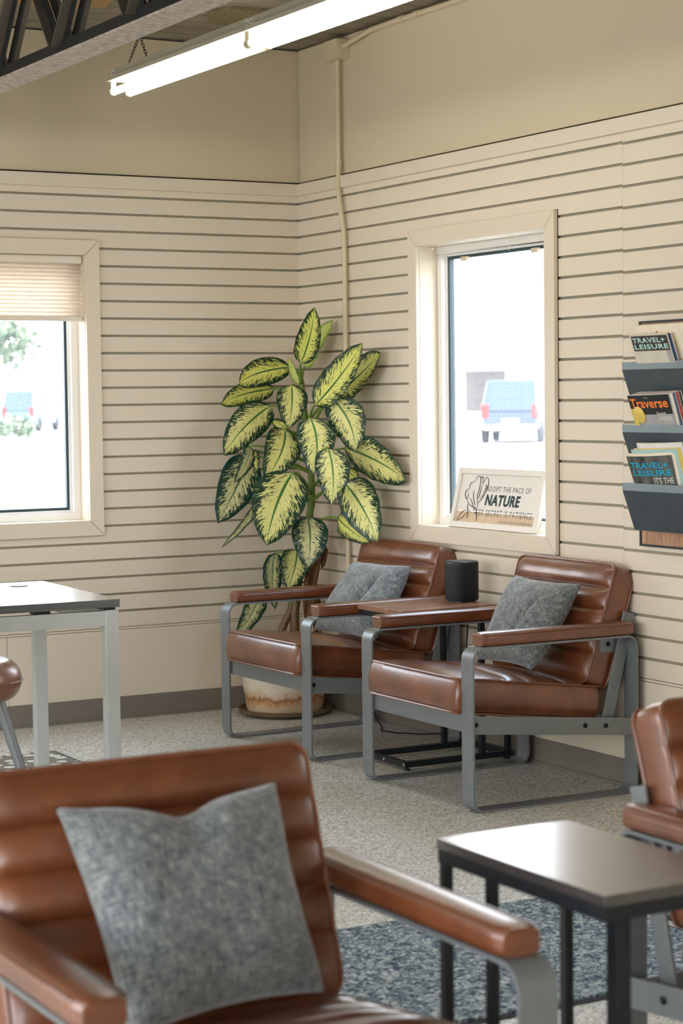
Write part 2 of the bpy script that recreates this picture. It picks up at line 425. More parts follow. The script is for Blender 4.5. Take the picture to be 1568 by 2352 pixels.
# ------------------------------------------------------------------ camera
cam = bpy.data.cameras.new('camera'); co = bpy.data.objects.new('camera', cam); COL.objects.link(co); SC.camera = co
yaw, pit, rol = 0.511877872, -0.0565914394, -0.0121644557
Fv = Vector((sin(yaw) * cos(pit), cos(yaw) * cos(pit), sin(pit)))
r0 = Vector((cos(yaw), -sin(yaw), 0)); u0 = r0.cross(Fv)
Rv = r0 * cos(rol) + u0 * sin(rol); Uv = -r0 * sin(rol) + u0 * cos(rol)
co.matrix_world = Matrix(((Rv.x, Uv.x, -Fv.x, -4.42124537), (Rv.y, Uv.y, -Fv.y, -8.24942339), (Rv.z, Uv.z, -Fv.z, 1.41539074), (0, 0, 0, 1)))
cam.sensor_fit = 'VERTICAL'; cam.sensor_height = 36; cam.lens = 36 * 4619.19 / 2352
cam.clip_start = .05; cam.clip_end = 400
cam.dof.use_dof = True; cam.dof.focus_distance = 7.7; cam.dof.aperture_fstop = 5.0

# ------------------------------------------------------------------ room shell
P = .0762; ZT = 30.33
RX0, RY0, CH = -7.0, -11.0, 3.02
def zi(i): return (ZT - i) * P
WR = (-1.07, -1.99, .880, 2.042)      # right window opening: y far, y near, z0, z1
WL = (-1.062, -1.985, .890, 2.052)    # left window opening
GW = .0105

def slats(b, axis, a0, a1, z0, z1, d=0.):
    """box run on the wall plane; axis 'x' = left wall (plane y=0), 'y' = right wall (plane x=0); a0<a1"""
    def bx(zz0, zz1, f, k):
        if zz1 - zz0 < 1e-4: return
        if axis == 'x': b.box(a0, a1, f, k, zz0, zz1)
        else: b.box(f, k, a0, a1, zz0, zz1)
    edges = [2.400]
    for i in range(0, 25): edges += [zi(i) + GW / 2, zi(i) - GW / 2]
    edges += [.4115, .4085, .4005, .398, 0.0]
    for k in range(0, len(edges) - 1, 2):
        hi, lo = edges[k] - d, edges[k + 1] - d
        if k + 1 == len(edges) - 1: lo = 0
        bx(max(lo, z0), min(hi, z1), 0.0, .011)

def wall_with_hole(name, axis, a0, a1, W, label, extra=None):
    b = MB()
    lo, hi = min(W[0], W[1]), max(W[0], W[1])
    holes = [(lo, hi)] + ([(min(extra[:2]), max(extra[:2]))] if extra else [])
    cuts = sorted([a0, a1] + [c for h in holes for c in h])
    for k in range(len(cuts) - 1):
        c0, c1 = cuts[k], cuts[k + 1]
        inhole = any(abs(c0 - h[0]) < 1e-6 for h in holes)
        segs = [(0, W[2]), (W[3], 2.405)] if inhole else [(0, 2.405)]
        for z0, z1 in segs:
            # right wall has a panel joint at y=-2.452
            parts = [(c0, c1, 0)]
            if axis == 'y' and c0 < -2.452 < c1: parts = [(c0, -2.4525, .004), (-2.4515, c1, 0)]
            elif axis == 'y' and c1 <= -2.452: parts = [(c0, c1, .004)]
            for p0, p1, d in parts:
                b.cur = 0; slats(b, axis, p0, p1, z0, z1, d)
            b.cur = 1
            if axis == 'x': b.box(c0, c1, .011, .16, z0, z1)
            else: b.box(.011, .16, c0, c1, z0, z1)
    b.cur = 2
    if axis == 'x': b.box(a0, a1, .016, .16, 2.4115, 3.012)
    else: b.box(.016, .16, a0, a1, 2.4115, 3.012)
    b.cur = 3
    if axis == 'x': b.box(a0, a1, .04, .16, 2.405, 2.4115)
    else: b.box(.04, .16, a0, a1, 2.405, 2.4115)
    o = b.build(name, [M['wall'], M['groove'], M['drywall'], M['gap']])
    struct(o, label); return o
XR = (-4.1, -5.1)
wall_with_hole('wall_back', 'x', RX0, .16, WL, 'cream slatwall with a window, left of the corner')
wall_with_hole('wall_right', 'y', RY0, .0, WR, 'cream slatwall with a window, right of the corner', XR)

b = MB(); b.box(RX0 - .3, .3, RY0 - .3, .3, -.05, 0); struct(b.build('floor', M['floor']), 'speckled beige floor')
b = MB(); b.box(RX0 - .3, .3, RY0 - .3, .3, CH, CH + .12); struct(b.build('ceiling', M['ceiling']), 'painted plank ceiling')
# unseen walls behind the photographer; window openings added and sized to light the room
def plain_wall(name, axis, pos, a0, a1, holes, t, z0h=.45, z1h=2.6):
    b = MB(); cuts = sorted([a0, a1] + [c for h in holes for c in h])
    for k in range(len(cuts) - 1):
        c0, c1 = cuts[k], cuts[k + 1]
        inh = any(abs(c0 - h[0]) < 1e-6 for h in holes)
        for zz in ([(0, z0h), (z1h, CH)] if inh else [(0, CH)]):
            if axis == 'x': b.box(c0, c1, pos, pos + t, *zz)
            else: b.box(pos, pos + t, c0, c1, *zz)
    o = b.build(name, M['drywall']); struct(o); return o
WHO = [(-10.6, -7.8), (-7.3, -4.5), (-4.0, -1.2)]
SHO = [(-6.6, -4.6)]
plain_wall('wall_left', 'y', RX0, RY0, 0, WHO, -.16)
plain_wall('wall_front', 'x', RY0, RX0, .16, SHO, -.16)

# trims
def band(b, axis, a0, a1, z0, z1, f, k=0.):
    if axis == 'x': b.box(a0, a1, f, k, z0, z1)
    else: b.box(f, k, a0, a1, z0, z1)
b = MB(); band(b, 'x', RX0, -.014, 2.346, 2.402, -.014, .0); struct(b.build('trim_1', M['casing'], bevel=.002), 'cream trim board capping the left slatwall')
b = MB(); band(b, 'y', RY0, -.0005, 2.346, 2.400, -.014, .0); struct(b.build('trim_2', M['casing'], bevel=.002), 'cream trim board capping the right slatwall')
b = MB()
band(b, 'x', RX0, 0, .004, .100, -.004); band(b, 'x', RX0, 0, .0, .010, -.011)
struct(b.build('baseboard_back', M['base'], bevel=.001), 'grey rubber baseboard')
b = MB()
band(b, 'y', RY0, -.004, .004, .100, -.004); band(b, 'y', RY0, -.004, .0, .010, -.011)
struct(b.build('baseboard_right', M['base'], bevel=.001), 'grey rubber baseboard')
# vertical joints of the lower panel
b = MB(); b.box(-1.4535, -1.4515, -.0012, .001, .1, .398); struct(b.build('trim_3', M['groove']), 'thin panel joint')
b = MB(); b.box(-.0012, .001, -2.4535, -2.4515, .1, .398); struct(b.build('trim_4', M['groove']), 'thin panel joint')

def window(name, axis, W, n, label):
    """casing, reveal lining, vinyl frame, gasket and pane around opening W"""
    lo, hi, z0, z1 = min(W[:2]), max(W[:2]), W[2], W[3]
    root = empty(name); struct(root, label)
    def bx(b, a0, a1, zz0, zz1, f, k):
        if axis == 'x': b.box(a0, a1, f, k, zz0, zz1)
        else: b.box(f, k, a0, a1, zz0, zz1)
    def pt(a, z, d): return (a, d, z) if axis == 'x' else (d, a, z)
    c = .066; g = .0006
    # four mitred casing boards
    b = MB()
    O = [(lo - c, z0 - c), (hi + c, z0 - c), (hi + c, z1 + c), (lo - c, z1 + c)]
    I = [(lo, z0), (hi, z0), (hi, z1), (lo, z1)]
    for k in range(4):
        o1, o2, i2, i1 = O[k], O[(k + 1) % 4], I[(k + 1) % 4], I[k]
        ctr = ((o1[0] + o2[0] + i1[0] + i2[0]) / 4, (o1[1] + o2[1] + i1[1] + i2[1]) / 4)
        sh = []
        for q, (dx, dz) in ((o1, (0, 0)), (o2, (0, 0)), (i2, (0, 0)), (i1, (0, 0))):
            if k in (0, 2): sx = -g * 2 if q[0] > ctr[0] else g * 2; sh.append((q[0] + sx, q[1]))
            else: sz = -g * 2 if q[1] > ctr[1] else g * 2; sh.append((q[0], q[1] + sz))
        fr = [pt(*q, -.019) for q in sh]; bk = [pt(*q, -.001) for q in sh]
        b.face(fr); b.face(bk)
        for j in range(4): b.face([fr[j], fr[(j + 1) % 4], bk[(j + 1) % 4], bk[j]])
    b.build('casing', M['casing'], root, bevel=.0015)
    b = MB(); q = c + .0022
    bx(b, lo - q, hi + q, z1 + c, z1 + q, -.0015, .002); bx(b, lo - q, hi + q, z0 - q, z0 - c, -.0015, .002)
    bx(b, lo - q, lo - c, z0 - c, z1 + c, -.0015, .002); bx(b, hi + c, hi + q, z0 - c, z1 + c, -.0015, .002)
    b.build('casing_shadow_line', M['gap'], root)  # thin dark strip: the shadow line round the casing, painted in
    # lining
    b = MB(); t = .012
    e_ = .0012
    bx(b, lo + e_, hi - e_, z0 - .001, z0 + e_, -.0185, .10); bx(b, lo + e_, hi - e_, z1 - e_, z1 + .001, -.001, .10)
    bx(b, lo - .001, lo + e_, z0, z1, -.001, .10); bx(b, hi - e_, hi + .001, z0, z1, -.001, .10)
    b.build('lining', M['casing'], root)
    def ring(b, m, wd, d0, d1):
        bx(b, lo + m, hi - m, z0 + m, z0 + m + wd, d0, d1); bx(b, lo + m, hi - m, z1 - m - wd, z1 - m, d0, d1)
        bx(b, lo + m, lo + m + wd, z0 + m + wd, z1 - m - wd, d0, d1); bx(b, hi - m - wd, hi - m, z0 + m + wd, z1 - m - wd, d0, d1)
    b = MB(); ring(b, 0, .034, .085, .15); ring(b, .034, .010, .105, .14); b.build('window_frame', M['vinyl'], root, bevel=.002)
    b = MB(); ring(b, .044, .012, .112, .135); b.build('gasket', M['gasket'], root)
    b = MB(); bx(b, lo + .05, hi - .05, z0 + .05, z1 - .05, .124, .127); b.build('glass_pane', M['glass'], root)
    return root
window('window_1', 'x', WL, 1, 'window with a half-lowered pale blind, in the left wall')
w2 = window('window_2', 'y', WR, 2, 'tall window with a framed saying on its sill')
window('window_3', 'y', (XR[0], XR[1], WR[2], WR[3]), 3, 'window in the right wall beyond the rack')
k = 4
for a, bb in WHO:  # frames of the unseen openings added for daylight
    root = empty('window_%d' % k); struct(root); k += 1
    q = MB(); q.box(RX0 - .1, RX0 - .04, a, bb, .45, .52); q.box(RX0 - .1, RX0 - .04, a, bb, 2.53, 2.60)
    for y in (a + .03, (a + bb) / 2, bb - .03): q.box(RX0 - .1, RX0 - .04, y - .03, y + .03, .52, 2.53)
    q.build('window_frame', M['vinyl'], root)
for a, bb in SHO:
    root = empty('window_%d' % k); struct(root); k += 1
    q = MB(); q.box(a, bb, RY0 - .1, RY0 - .04, .45, .52); q.box(a, bb, RY0 - .1, RY0 - .04, 2.53, 2.60)
    for x in (a + .03, (a + bb) / 2, bb - .03): q.box(x - .03, x + .03, RY0 - .1, RY0 - .04, .52, 2.53)
    q.build('window_frame', M['vinyl'], root)

# blind-clips and little hooks of window 2
b = MB()
for y in (-1.255, -1.76):
    b.box(.098, .112, y - .022, y + .022, 1.972, 1.990)
for y in (-1.12, -1.70):
    b.lathe([(0, -.006), (.007, -.004), (.009, 0), (.007, .004), (0, .006)], 10, mtx=Matrix.Translation((.03, y, 2.030)))
    b.tube([(.03, y, 2.026), (.034, y + .012, 2.01), (.04, y + .03, 1.985)], .0016, 5)
b.build('blind_bracket', M['socket'], w2)

# ------------------------------------------------------------------ blind in window 1
bl = thing('cellular_blind', 'pale pleated cellular blind lowered over the top of the left window', 'blind', (-1.52, .03, 1.76))
b = MB(); rows = []
x0, x1 = -.452, .452
for k in range(27):
    z = .255 - k * .0088
    d = .012 if k % 2 else -.006
    rows.append([(x0, d, z), (x1, d, z)])
b.grid(rows); rows = [[(p[0], .024 - p[1], p[2]) for p in r] for r in rows]; b.grid(rows)
b.build('pleated_fabric', M['blind'], bl)
b = MB(); b.box(x0 - .002, x1 + .002, -.022, .03, .255, .290); b.build('head_rail', M['blindrail'], bl, bevel=.006)
b = MB(); b.box(x0 - .002, x1 + .002, -.018, .026, .006, .026); b.build('bottom_rail', M['blindrail'], bl, bevel=.004)

# ------------------------------------------------------------------ ceiling things
def chain_links(b, p0, p1, pitch=.016, lw=.0052, r=.0014):
    p0, p1 = Vector(p0), Vector(p1); n = max(1, int((p1 - p0).length / pitch)); t = (p1 - p0).normalized()
    a = t.cross(Vector((1, 0, .3))).normalized(); c = t.cross(a)
    for k in range(n):
        ctr = p0 + (p1 - p0) * ((k + .5) / n); w = a if k % 2 else c; hl = pitch * .72; pts = []
        for q in range(8):
            th = 2 * pi * q / 8; pts.append(ctr + t * hl * cos(th) + w * lw * sin(th))
        b.tube(pts, r, 4, closed=True)
def fixture(y1, label, cy_=-.20):
    root = thing('fluorescent_light', label, 'ceiling light', (-1.155, y1, 2.66), 0, 'strip lights in a row')
    L = 1.225
    b = MB(); b.box(-.036, .036, -L, 0, .047, .092); b.build('ballast_channel', M['housing'], root, bevel=.002)
    b = MB(); b.box(-.062, .062, -L, 0, .040, .046); b.box(-.063, -.060, -L, 0, .040, .055); b.box(.060, .063, -L, 0, .040, .055)
    b.build('reflector_plate', M['housing'], root)
    for x in (-.036, .036):
        b = MB(); b.tube([(x, -.018, 0), (x, -L + .018, 0)], .0145, 14); b.build('tube_lamp', M['tube'], root, smooth=True)
        for y in (-.008, -L + .008):
            b = MB(); b.box(x - .011, x + .011, y - .006, y + .006, -.004, .040)
            b.lathe([(0, -.007), (.0165, -.007), (.0165, .007), (0, .007)], 16, mtx=Matrix.Translation((x, y, 0)) @ Matrix.Rotation(pi / 2, 4, 'X'))
            b.build('lamp_holder', M['socket'], root, bevel=.001)
    for y in (-.03, -L + .002):
        b = MB(); b.box(-.0375, -.036, y, y + .028, .050, .086); lp_ = b.build('label_plate', M['vinyl'], root)
        b = MB(); b.box(-.038, -.0374, y + .011, y + .017, .070, .078); b.box(-.038, -.0374, y + .012, y + .016, .058, .061); b.build('label_print', M['ink'], lp_)
    if True:
        c_ = cy_ + .20
        b = MB(); chain_links(b, (0, c_ - .10, .115), (0, c_ - .20, .20)); chain_links(b, (0, c_ - .27, .092), (0, c_ - .20, .20)); chain_links(b, (0, c_ - .20, .20), (0, c_ - .20, .358))
        b.tube([(-.01, c_ - .09, .07), (-.004, c_ - .085, .095), (0, c_ - .10, .115)], .0022, 5)
        b.build('hanging_chain', M['chain'], root)
    return root
f1 = fixture(-.655, 'bare twin-tube strip light hung on a chain, its end nearest the corner')
f2 = fixture(-1.885, 'bare twin-tube strip light joined on, nearer the top edge', -1.0)

def truss():
    root = thing('roof_truss', 'dark steel roof truss crossing the top left of the room', 'truss', (-1.891, -4.5, 2.55))
    b = MB(); b.box(-.060, -.014, -4.5, 4.48, .0, .006); b.box(.014, .060, -4.5, 4.48, 0, .006)
    b.box(-.014, .014, -4.5, 4.48, .002, .008)
    b.build('bottom_flange', M['flangelit'], root)
    b = MB(); b.box(-.020, -.014, -4.5, 4.48, .006, .060); b.box(.014, .020, -4.5, 4.48, .006, .060); b.build('bottom_chord', M['truss'], root)
    b = MB(); b.box(-.060, .060, -4.5, 4.48, .455, .462); b.box(-.020, -.012, -4.5, 4.48, .40, .455); b.box(.012, .020, -4.5, 4.48, .40, .455); b.build('top_chord', M['truss'], root)
    nodes = [2.60 + .62 * k for k in range(-8, 4)]
    for k, y in enumerate(nodes):
        for sg in (1, -1):
            y2 = y + sg * .31
            if abs(y) > 4.4 or abs(y2) > 4.47: continue
            d = Vector((0, y2 - y, .40)); Ln = d.length
            ang = math.atan2(d.z, d.y)
            Mx = Matrix.Translation((0, y + sg * .012, .04)) @ Matrix.Rotation(ang, 4, 'X')
            b = MB()
            for sx in (-1, 1):
                b.cur = 0; b.box(sx * .013, sx * .050, 0, Ln, -.003, .003, Mx); b.cur = 1; b.box(sx * .013, sx * .018, 0, Ln, -.003, .034, Mx)
            b.build('web_member', [M['weblit'], M['truss']], root)
    return root
truss()
b = MB(); b.box(-1.99, -1.79, -2.90, -2.70, 2.605, 2.665)
tb = b.build('bridging_angle', M['truss']); tb.parent = None
# bridging belongs to the truss
for o in COL.objects:
    if o.name == 'roof_truss':
        tb.parent = o; tb.matrix_parent_inverse = Matrix.Translation(o.location).inverted()
def patch(pts, mat, label):
    b = MB(); z = CH - .013
    top = [(x, y, CH - .001) for x, y in pts]; bot = [(x, y, z) for x, y in pts]
    b.face(top); b.face(bot)
    for j in range(len(pts)): b.face([top[j], top[(j + 1) % len(pts)], bot[(j + 1) % len(pts)], bot[j]])
    return tag(b.build('ceiling_patch', mat), label, 'board')
patch([(-.765, -.665), (-.71, -.79), (-.53, -.81), (-.36, -.80), (-.36, -.48), (-.50, -.46), (-.655, -.455)], M['osbgreen'], 'greenish fibre board patch on the ceiling above the strip light')
patch([(-1.60, -.56), (-1.50, -.495), (-1.30, -.52), (-1.19, -.60), (-1.25, -.90), (-1.62, -.90)], M['osb'], 'tan strand board patch on the ceiling behind the truss')

# conduit
cd = thing('electrical_conduit', 'cream painted conduit running down the wall beside the corner', 'pipe', (0, -.40, 0))
b = MB(); b.box(-.052, .016, -.075, .045, 2.905, 2.992); b.build('junction_box', M['conduit'], cd, bevel=.003)
b = MB()
b.lathe([(0, 0), (.009, 0), (.009, .0012), (0, .0012)], 12, mtx=Matrix.Translation((-.02, -.0752, 2.93)) @ Matrix.Rotation(pi / 2, 4, 'X'))
b.lathe([(0, 0), (.009, 0), (.009, .0012), (0, .0012)], 12, mtx=Matrix.Translation((-.02, -.0752, 2.95)) @ Matrix.Rotation(pi / 2, 4, 'X'))
b.build('knockout', M['housing'], cd)
pts = [(-.004, -.010, 2.905), (-.004, -.010, 2.46), (-.006, -.012, 2.42), (-.014, -.02, 2.36), (-.020, -.045, 2.28), (-.020, -.062, 2.21), (-.016, -.070, 2.15), (-.014, -.072, 2.05), (-.014, -.072, 1.6), (-.014, -.072, .9), (-.014, -.072, .58)]
sm = []
for i in range(len(pts) - 1):
    a, c = Vector(pts[i]), Vector(pts[i + 1])
    for q in range(3): sm.append(a.lerp(c, q / 3))
sm.append(Vector(pts[-1]))
b = MB(); b.tube([(p.x - .006, p.y, p.z) for p in sm], .0115, 12); b.tube([(-.010, -.010, 2.44), (-.010, -.010, 2.47)], .015, 12); b.build('riser', M['conduit'], cd, smooth=True)
b = MB(); b.box(-.040, -.0005, -.107, -.037, .47, .585); b.build('outlet_box', M['conduit'], cd, bevel=.003)
b = MB(); b.tube([(-.016, -.07, 2.960), (-.016, -.12, 2.964), (-.012, -.20, 2.978), (-.004, -.30, 2.996), (-.002, -.5, 2.999), (-.002, -3.0, 3.0)], .0115, 12)
for y in (-.545, -.67): b.tube([(-.002, y - .02, 2.999), (-.002, y + .02, 2.999)], .0145, 12)
b.build('ceiling_run', M['conduit'], cd, smooth=True)

# ------------------------------------------------------------------ lounge chairs
def rounded(x, y, a, bb, r):
    """map a point of the rectangle to the rectangle with rounded corners"""
    ax, ay = abs(x), abs(y)
    if ax > a - r and ay > bb - r:
        dx, dy = ax - (a - r), ay - (bb - r); m = max(dx, dy); h = math.hypot(dx, dy)
        if h > 1e-9: dx, dy = dx * m / h, dy * m / h
        ax, ay = a - r + dx, bb - r + dy
    return math.copysign(ax, x), math.copysign(ay, y)
def cushion(a, L, h, seams, puff, mtx, crown=.010, r=.022, bulge=.008, nx=22, sag=0.):
    """upholstered cushion: x in +-a, s in 0..L, thickness h; channels between the seams.
       returns (body MB, piping MB)"""
    marks = [0.] + list(seams) + [L]; S = []
    for k in range(len(marks) - 1):
        n = 10
        for q in range(n): S.append((marks[k] + (marks[k + 1] - marks[k]) * (.5 - .5 * cos(pi * q / n)), k, q / n))
    S.append((L, len(marks) - 2, 1.))
    xs = [-a + 2 * a * (.5 - .5 * cos(pi * k / nx)) for k in range(nx + 1)]
    top = []; bot = []
    for s, k, t in S:
        tt = .5 - .5 * cos(pi * t)
        ch = (1 - abs(2 * tt - 1) ** 3.2)
        rt = []; rb = []
        for x in xs:
            ex = max(0., 1 - abs(x / a) ** 14); sy = 2 * s / L - 1
            ee = ex * max(0., 1 - abs(sy) ** 14)
            z = h / 2 + puff * ch * (.16 + .84 * ee) * (1 if ee > 0 else .6) + crown * (1 - (x / a) ** 2) * (1 - sy ** 2) - sag * math.exp(-((x / a) ** 2 + sy ** 2) * 3)
            px, py = rounded(x, s - L / 2, a, L / 2, r)
            z += .0012 * sin(x * 37 + s * 23) * ee
            rt.append(mtx @ Vector((px, py + L / 2, z))); rb.append(mtx @ Vector((px, py + L / 2, -h / 2 - .004 * ee)))
        top.append(rt); bot.append(rb)
    b = MB(); b.grid(top); b.grid(bot)
    n, m = len(top), len(top[0])
    per = [(0, j) for j in range(m)] + [(i, m - 1) for i in range(1, n)] + [(n - 1, j) for j in range(m - 2, -1, -1)] + [(i, 0) for i in range(n - 2, 0, -1)]
    T = [top[i][j] for i, j in per]; B = [bot[i][j] for i, j in per]
    C = (mtx @ Vector((0, L / 2, 0)))
    nz = (mtx.to_3x3() @ Vector((0, 0, 1))).normalized()
    rows = []
    for q in range(7):
        f = q / 6; out = bulge * (1 - (2 * f - 1) ** 2); row = []
        for p0, p1 in zip(T, B):
            p = p0.lerp(p1, f); d = p - C; d = d - nz * d.dot(nz); d.normalize(); row.append(p + d * out)
        rows.append(row)
    b.grid(rows, closed_u=True)
    pb = MB()
    def off(P_, sgn):
        o = []
        for p in P_:
            d = p - C; d = d - nz * d.dot(nz); d.normalize(); o.append(p + d * .0018 + nz * sgn * .0006)
        return o
    pb.tube(off(T, 1), .0042, 6, closed=True); pb.tube(off(B, -1), .0042, 6, closed=True)
    return b, pb
def bar_loop(x, w, path, t):
    """closed flat bar following path (y,z), width w centred on x, thickness t inwards"""
    n = len(path); outer = []; inner = []
    for i in range(n):
        p0, p1, p2 = Vector(path[i - 1]), Vector(path[i]), Vector(path[(i + 1) % n])
        d = (p2 - p0).normalized(); nr = Vector((d.y, -d.x))
        outer.append(p1); inner.append(p1 - nr * t)
    b = MB(); rows = []
    for P_, xx in ((outer, x - w / 2), (outer, x + w / 2), (inner, x + w / 2), (inner, x - w / 2), (outer, x - w / 2)):
        rows.append([(xx, p[0], p[1]) for p in P_])
    b.grid(rows, closed_u=True)
    return b
def rrect(y0, y1, z0, z1, r, n=7):
    P_ = []
    for cy, cz, a0 in ((y1 - r, z0 + r, -pi / 2), (y1 - r, z1 - r, 0), (y0 + r, z1 - r, pi / 2), (y0 + r, z0 + r, pi)):
        for k in range(n + 1): a = a0 + pi / 2 * k / n; P_.append((cy + r * cos(a), cz + r * sin(a)))
    return P_
CW = .375   # half width of the chair
BW = .071  # bar width
def make_chair():
    root = empty('lounge_chair')
    st = M['steel']
    for sx in (-1, 1):
        xc = sx * (CW - BW / 2)
        bar_loop(xc, BW, rrect(-.35, .35, 0, .566, .046), .0075).build('side_frame', st, root, smooth=True, bevel=0, angle=30)
        # arm pad
        b = MB(); rows = []
        a, h = BW / 2 + .003, .045
        ys = [-.305, -.302, -.294] + [-.28 + .6 * k / 24 for k in range(25)] + [.326, .331, .333]
        for y in ys:
            sc = 1 if -.29 < y < .325 else (.93 if (y > -.3 and y < .329) else .84)
            hz = h if sc == 1 else h * (.5 + .5 * sc)
            row = []
            for k in range(16):
                th = 2 * pi * (k + .5) / 16; cx = max(-1, min(1, 1.25 * cos(th))); cz = max(-1, min(1, 1.25 * sin(th)))
                row.append((xc + cx * a * sc + .0, y, .5655 + h / 2 + cz * hz / 2 + (.004 * (1 - cx * cx) if cz > 0 else 0) * sc))
            rows.append(row)
        b.grid(rows, closed_u=True); b.cap(rows[0], True); b.cap(rows[-1])
        pad = b.build('armrest', M['leather'], root, smooth=True, angle=70)
        pb = MB(); r_ = [(xc - a - .0005, -.300 + .02), (xc - a + .012, -.306), (xc + a - .012, -.306), (xc + a + .0005, -.286), (xc + a + .0005, .32), (xc + a - .01, .334), (xc - a + .01, .334), (xc - a - .0005, .32)]
        pb.tube([(x, y, .5665 + h - .006) for x, y in r_], .0026, 6, closed=True)
        pb.build('piping', M['piping'], pad, smooth=True)
        # rear plate that ties the backrest to the frame
        b = MB(); xi = sx * (CW - BW - .002)
        b.box(xi - .003, xi + .003, .235, .335, .50, .557); b.build('back_bracket', st, root, bevel=.012)
        b = MB(); b.lathe([(0, 0), (.009, 0), (.009, .003), (.005, .005), (0, .005)], 14, mtx=Matrix.Translation((xi + sx * .001, .27, .53)) @ Matrix.Rotation(sx * pi / 2, 4, 'Y')); b.build('bolt', M['bolt'], root)
        # side rail, sloping to the rear
        xr = sx * (CW - .013)
        b = MB(); Mx = Matrix.Translation((xr, -.345, .302)) @ Matrix.Rotation(-.094, 4, 'X')
        b.box(-.004, .004, 0, .692, -.031, .031, Mx); rail = b.build('side_rail', st, root, bevel=.0015)
        for yy in (.012, .47, .56):
            b = MB(); b.lathe([(0, 0), (.0085, 0), (.0085, .003), (.004, .005), (0, .005)], 14, mtx=Mx @ Matrix.Translation((sx * .004, yy, .002)) @ Matrix.Rotation(sx * pi / 2, 4, 'Y'))
            b.build('bolt', M['bolt'], rail)
        # back support strut
        b = MB(); p0, p1 = Vector((sx * .318, .250, .245)), Vector((sx * .318, .352, .64))
        d = p1 - p0; ang = math.atan2(d.y, d.z)
        Mx = Matrix.Translation(p0) @ Matrix.Rotation(-ang, 4, 'X'); b.box(-.004, .004, -.024, .024, 0, d.length, Mx)
        b.build('back_support', st, root, bevel=.0015)
    b = MB(); b.box(-CW + BW - .004, CW - BW + .004, -.338, -.330, .270, .333); b.build('front_rail', st, root, bevel=.0015)
    b = MB(); b.box(-CW + .02, CW - .02, .300, .308, .215, .268); b.build('rear_rail', st, root, bevel=.0015)
    b = MB(); b.box(-.31, .31, .350, .356, .565, .615); b.build('rear_crossbar', st, root, bevel=.0015)
    # seat
    Ls = .60; tilt = -.126
    Mx = Matrix.Translation((0, -.362, .396)) @ Matrix.Rotation(tilt, 4, 'X')
    b, pb = cushion(.299, Ls, .115, [.20, .285, .362, .455, .55], .014, Mx, crown=.018, bulge=.012)
    so = b.build('seat_cushion', M['leather'], root, smooth=True, angle=65); pb.build('piping', M['piping'], so, smooth=True)
    # back: s runs upward, normal points forward (-y)
    th = R_(18.3)
    up = Vector((0, sin(th), cos(th))); nf = Vector((0, -cos(th), sin(th))); xx = Vector((1, 0, 0))
    o_ = Vector((0, .188, .425)) - nf * .043 - up * .030
    Mx = Matrix(((xx.x, up.x, nf.x, o_.x), (xx.y, up.y, nf.y, o_.y), (xx.z, up.z, nf.z, o_.z), (0, 0, 0, 1)))
    b, pb = cushion(.298, .435, .090, [.112, .191, .270, .348], .019, Mx, crown=.006, bulge=.005, r=.03)
    bo = b.build('back_cushion', M['leather'], root, smooth=True, angle=65); pb.build('piping', M['piping'], bo, smooth=True)
    return root
proto = make_chair()
def put(o, x, y, rz, label):
    o.location = (x, y, 0); o.rotation_euler = (0, 0, rz)
    tag(o, label, 'armchair', 'brown leather lounge chairs'); return o
put(proto, -.385, -2.203, -pi / 2, 'brown leather lounge chair by the right wall, under the window, nearest the magazine rack')
put(copy_tree(proto), -.396, -1.045, -pi / 2 + R_(1.5), 'brown leather lounge chair right beside the potted plant in the corner')
put(copy_tree(proto), -3.058, -5.455, 0, 'large blurred brown leather chair in the lower left foreground')
put(copy_tree(proto), -1.66, -5.44, 0, 'brown leather chair cut off by the right edge, behind the dark side table')

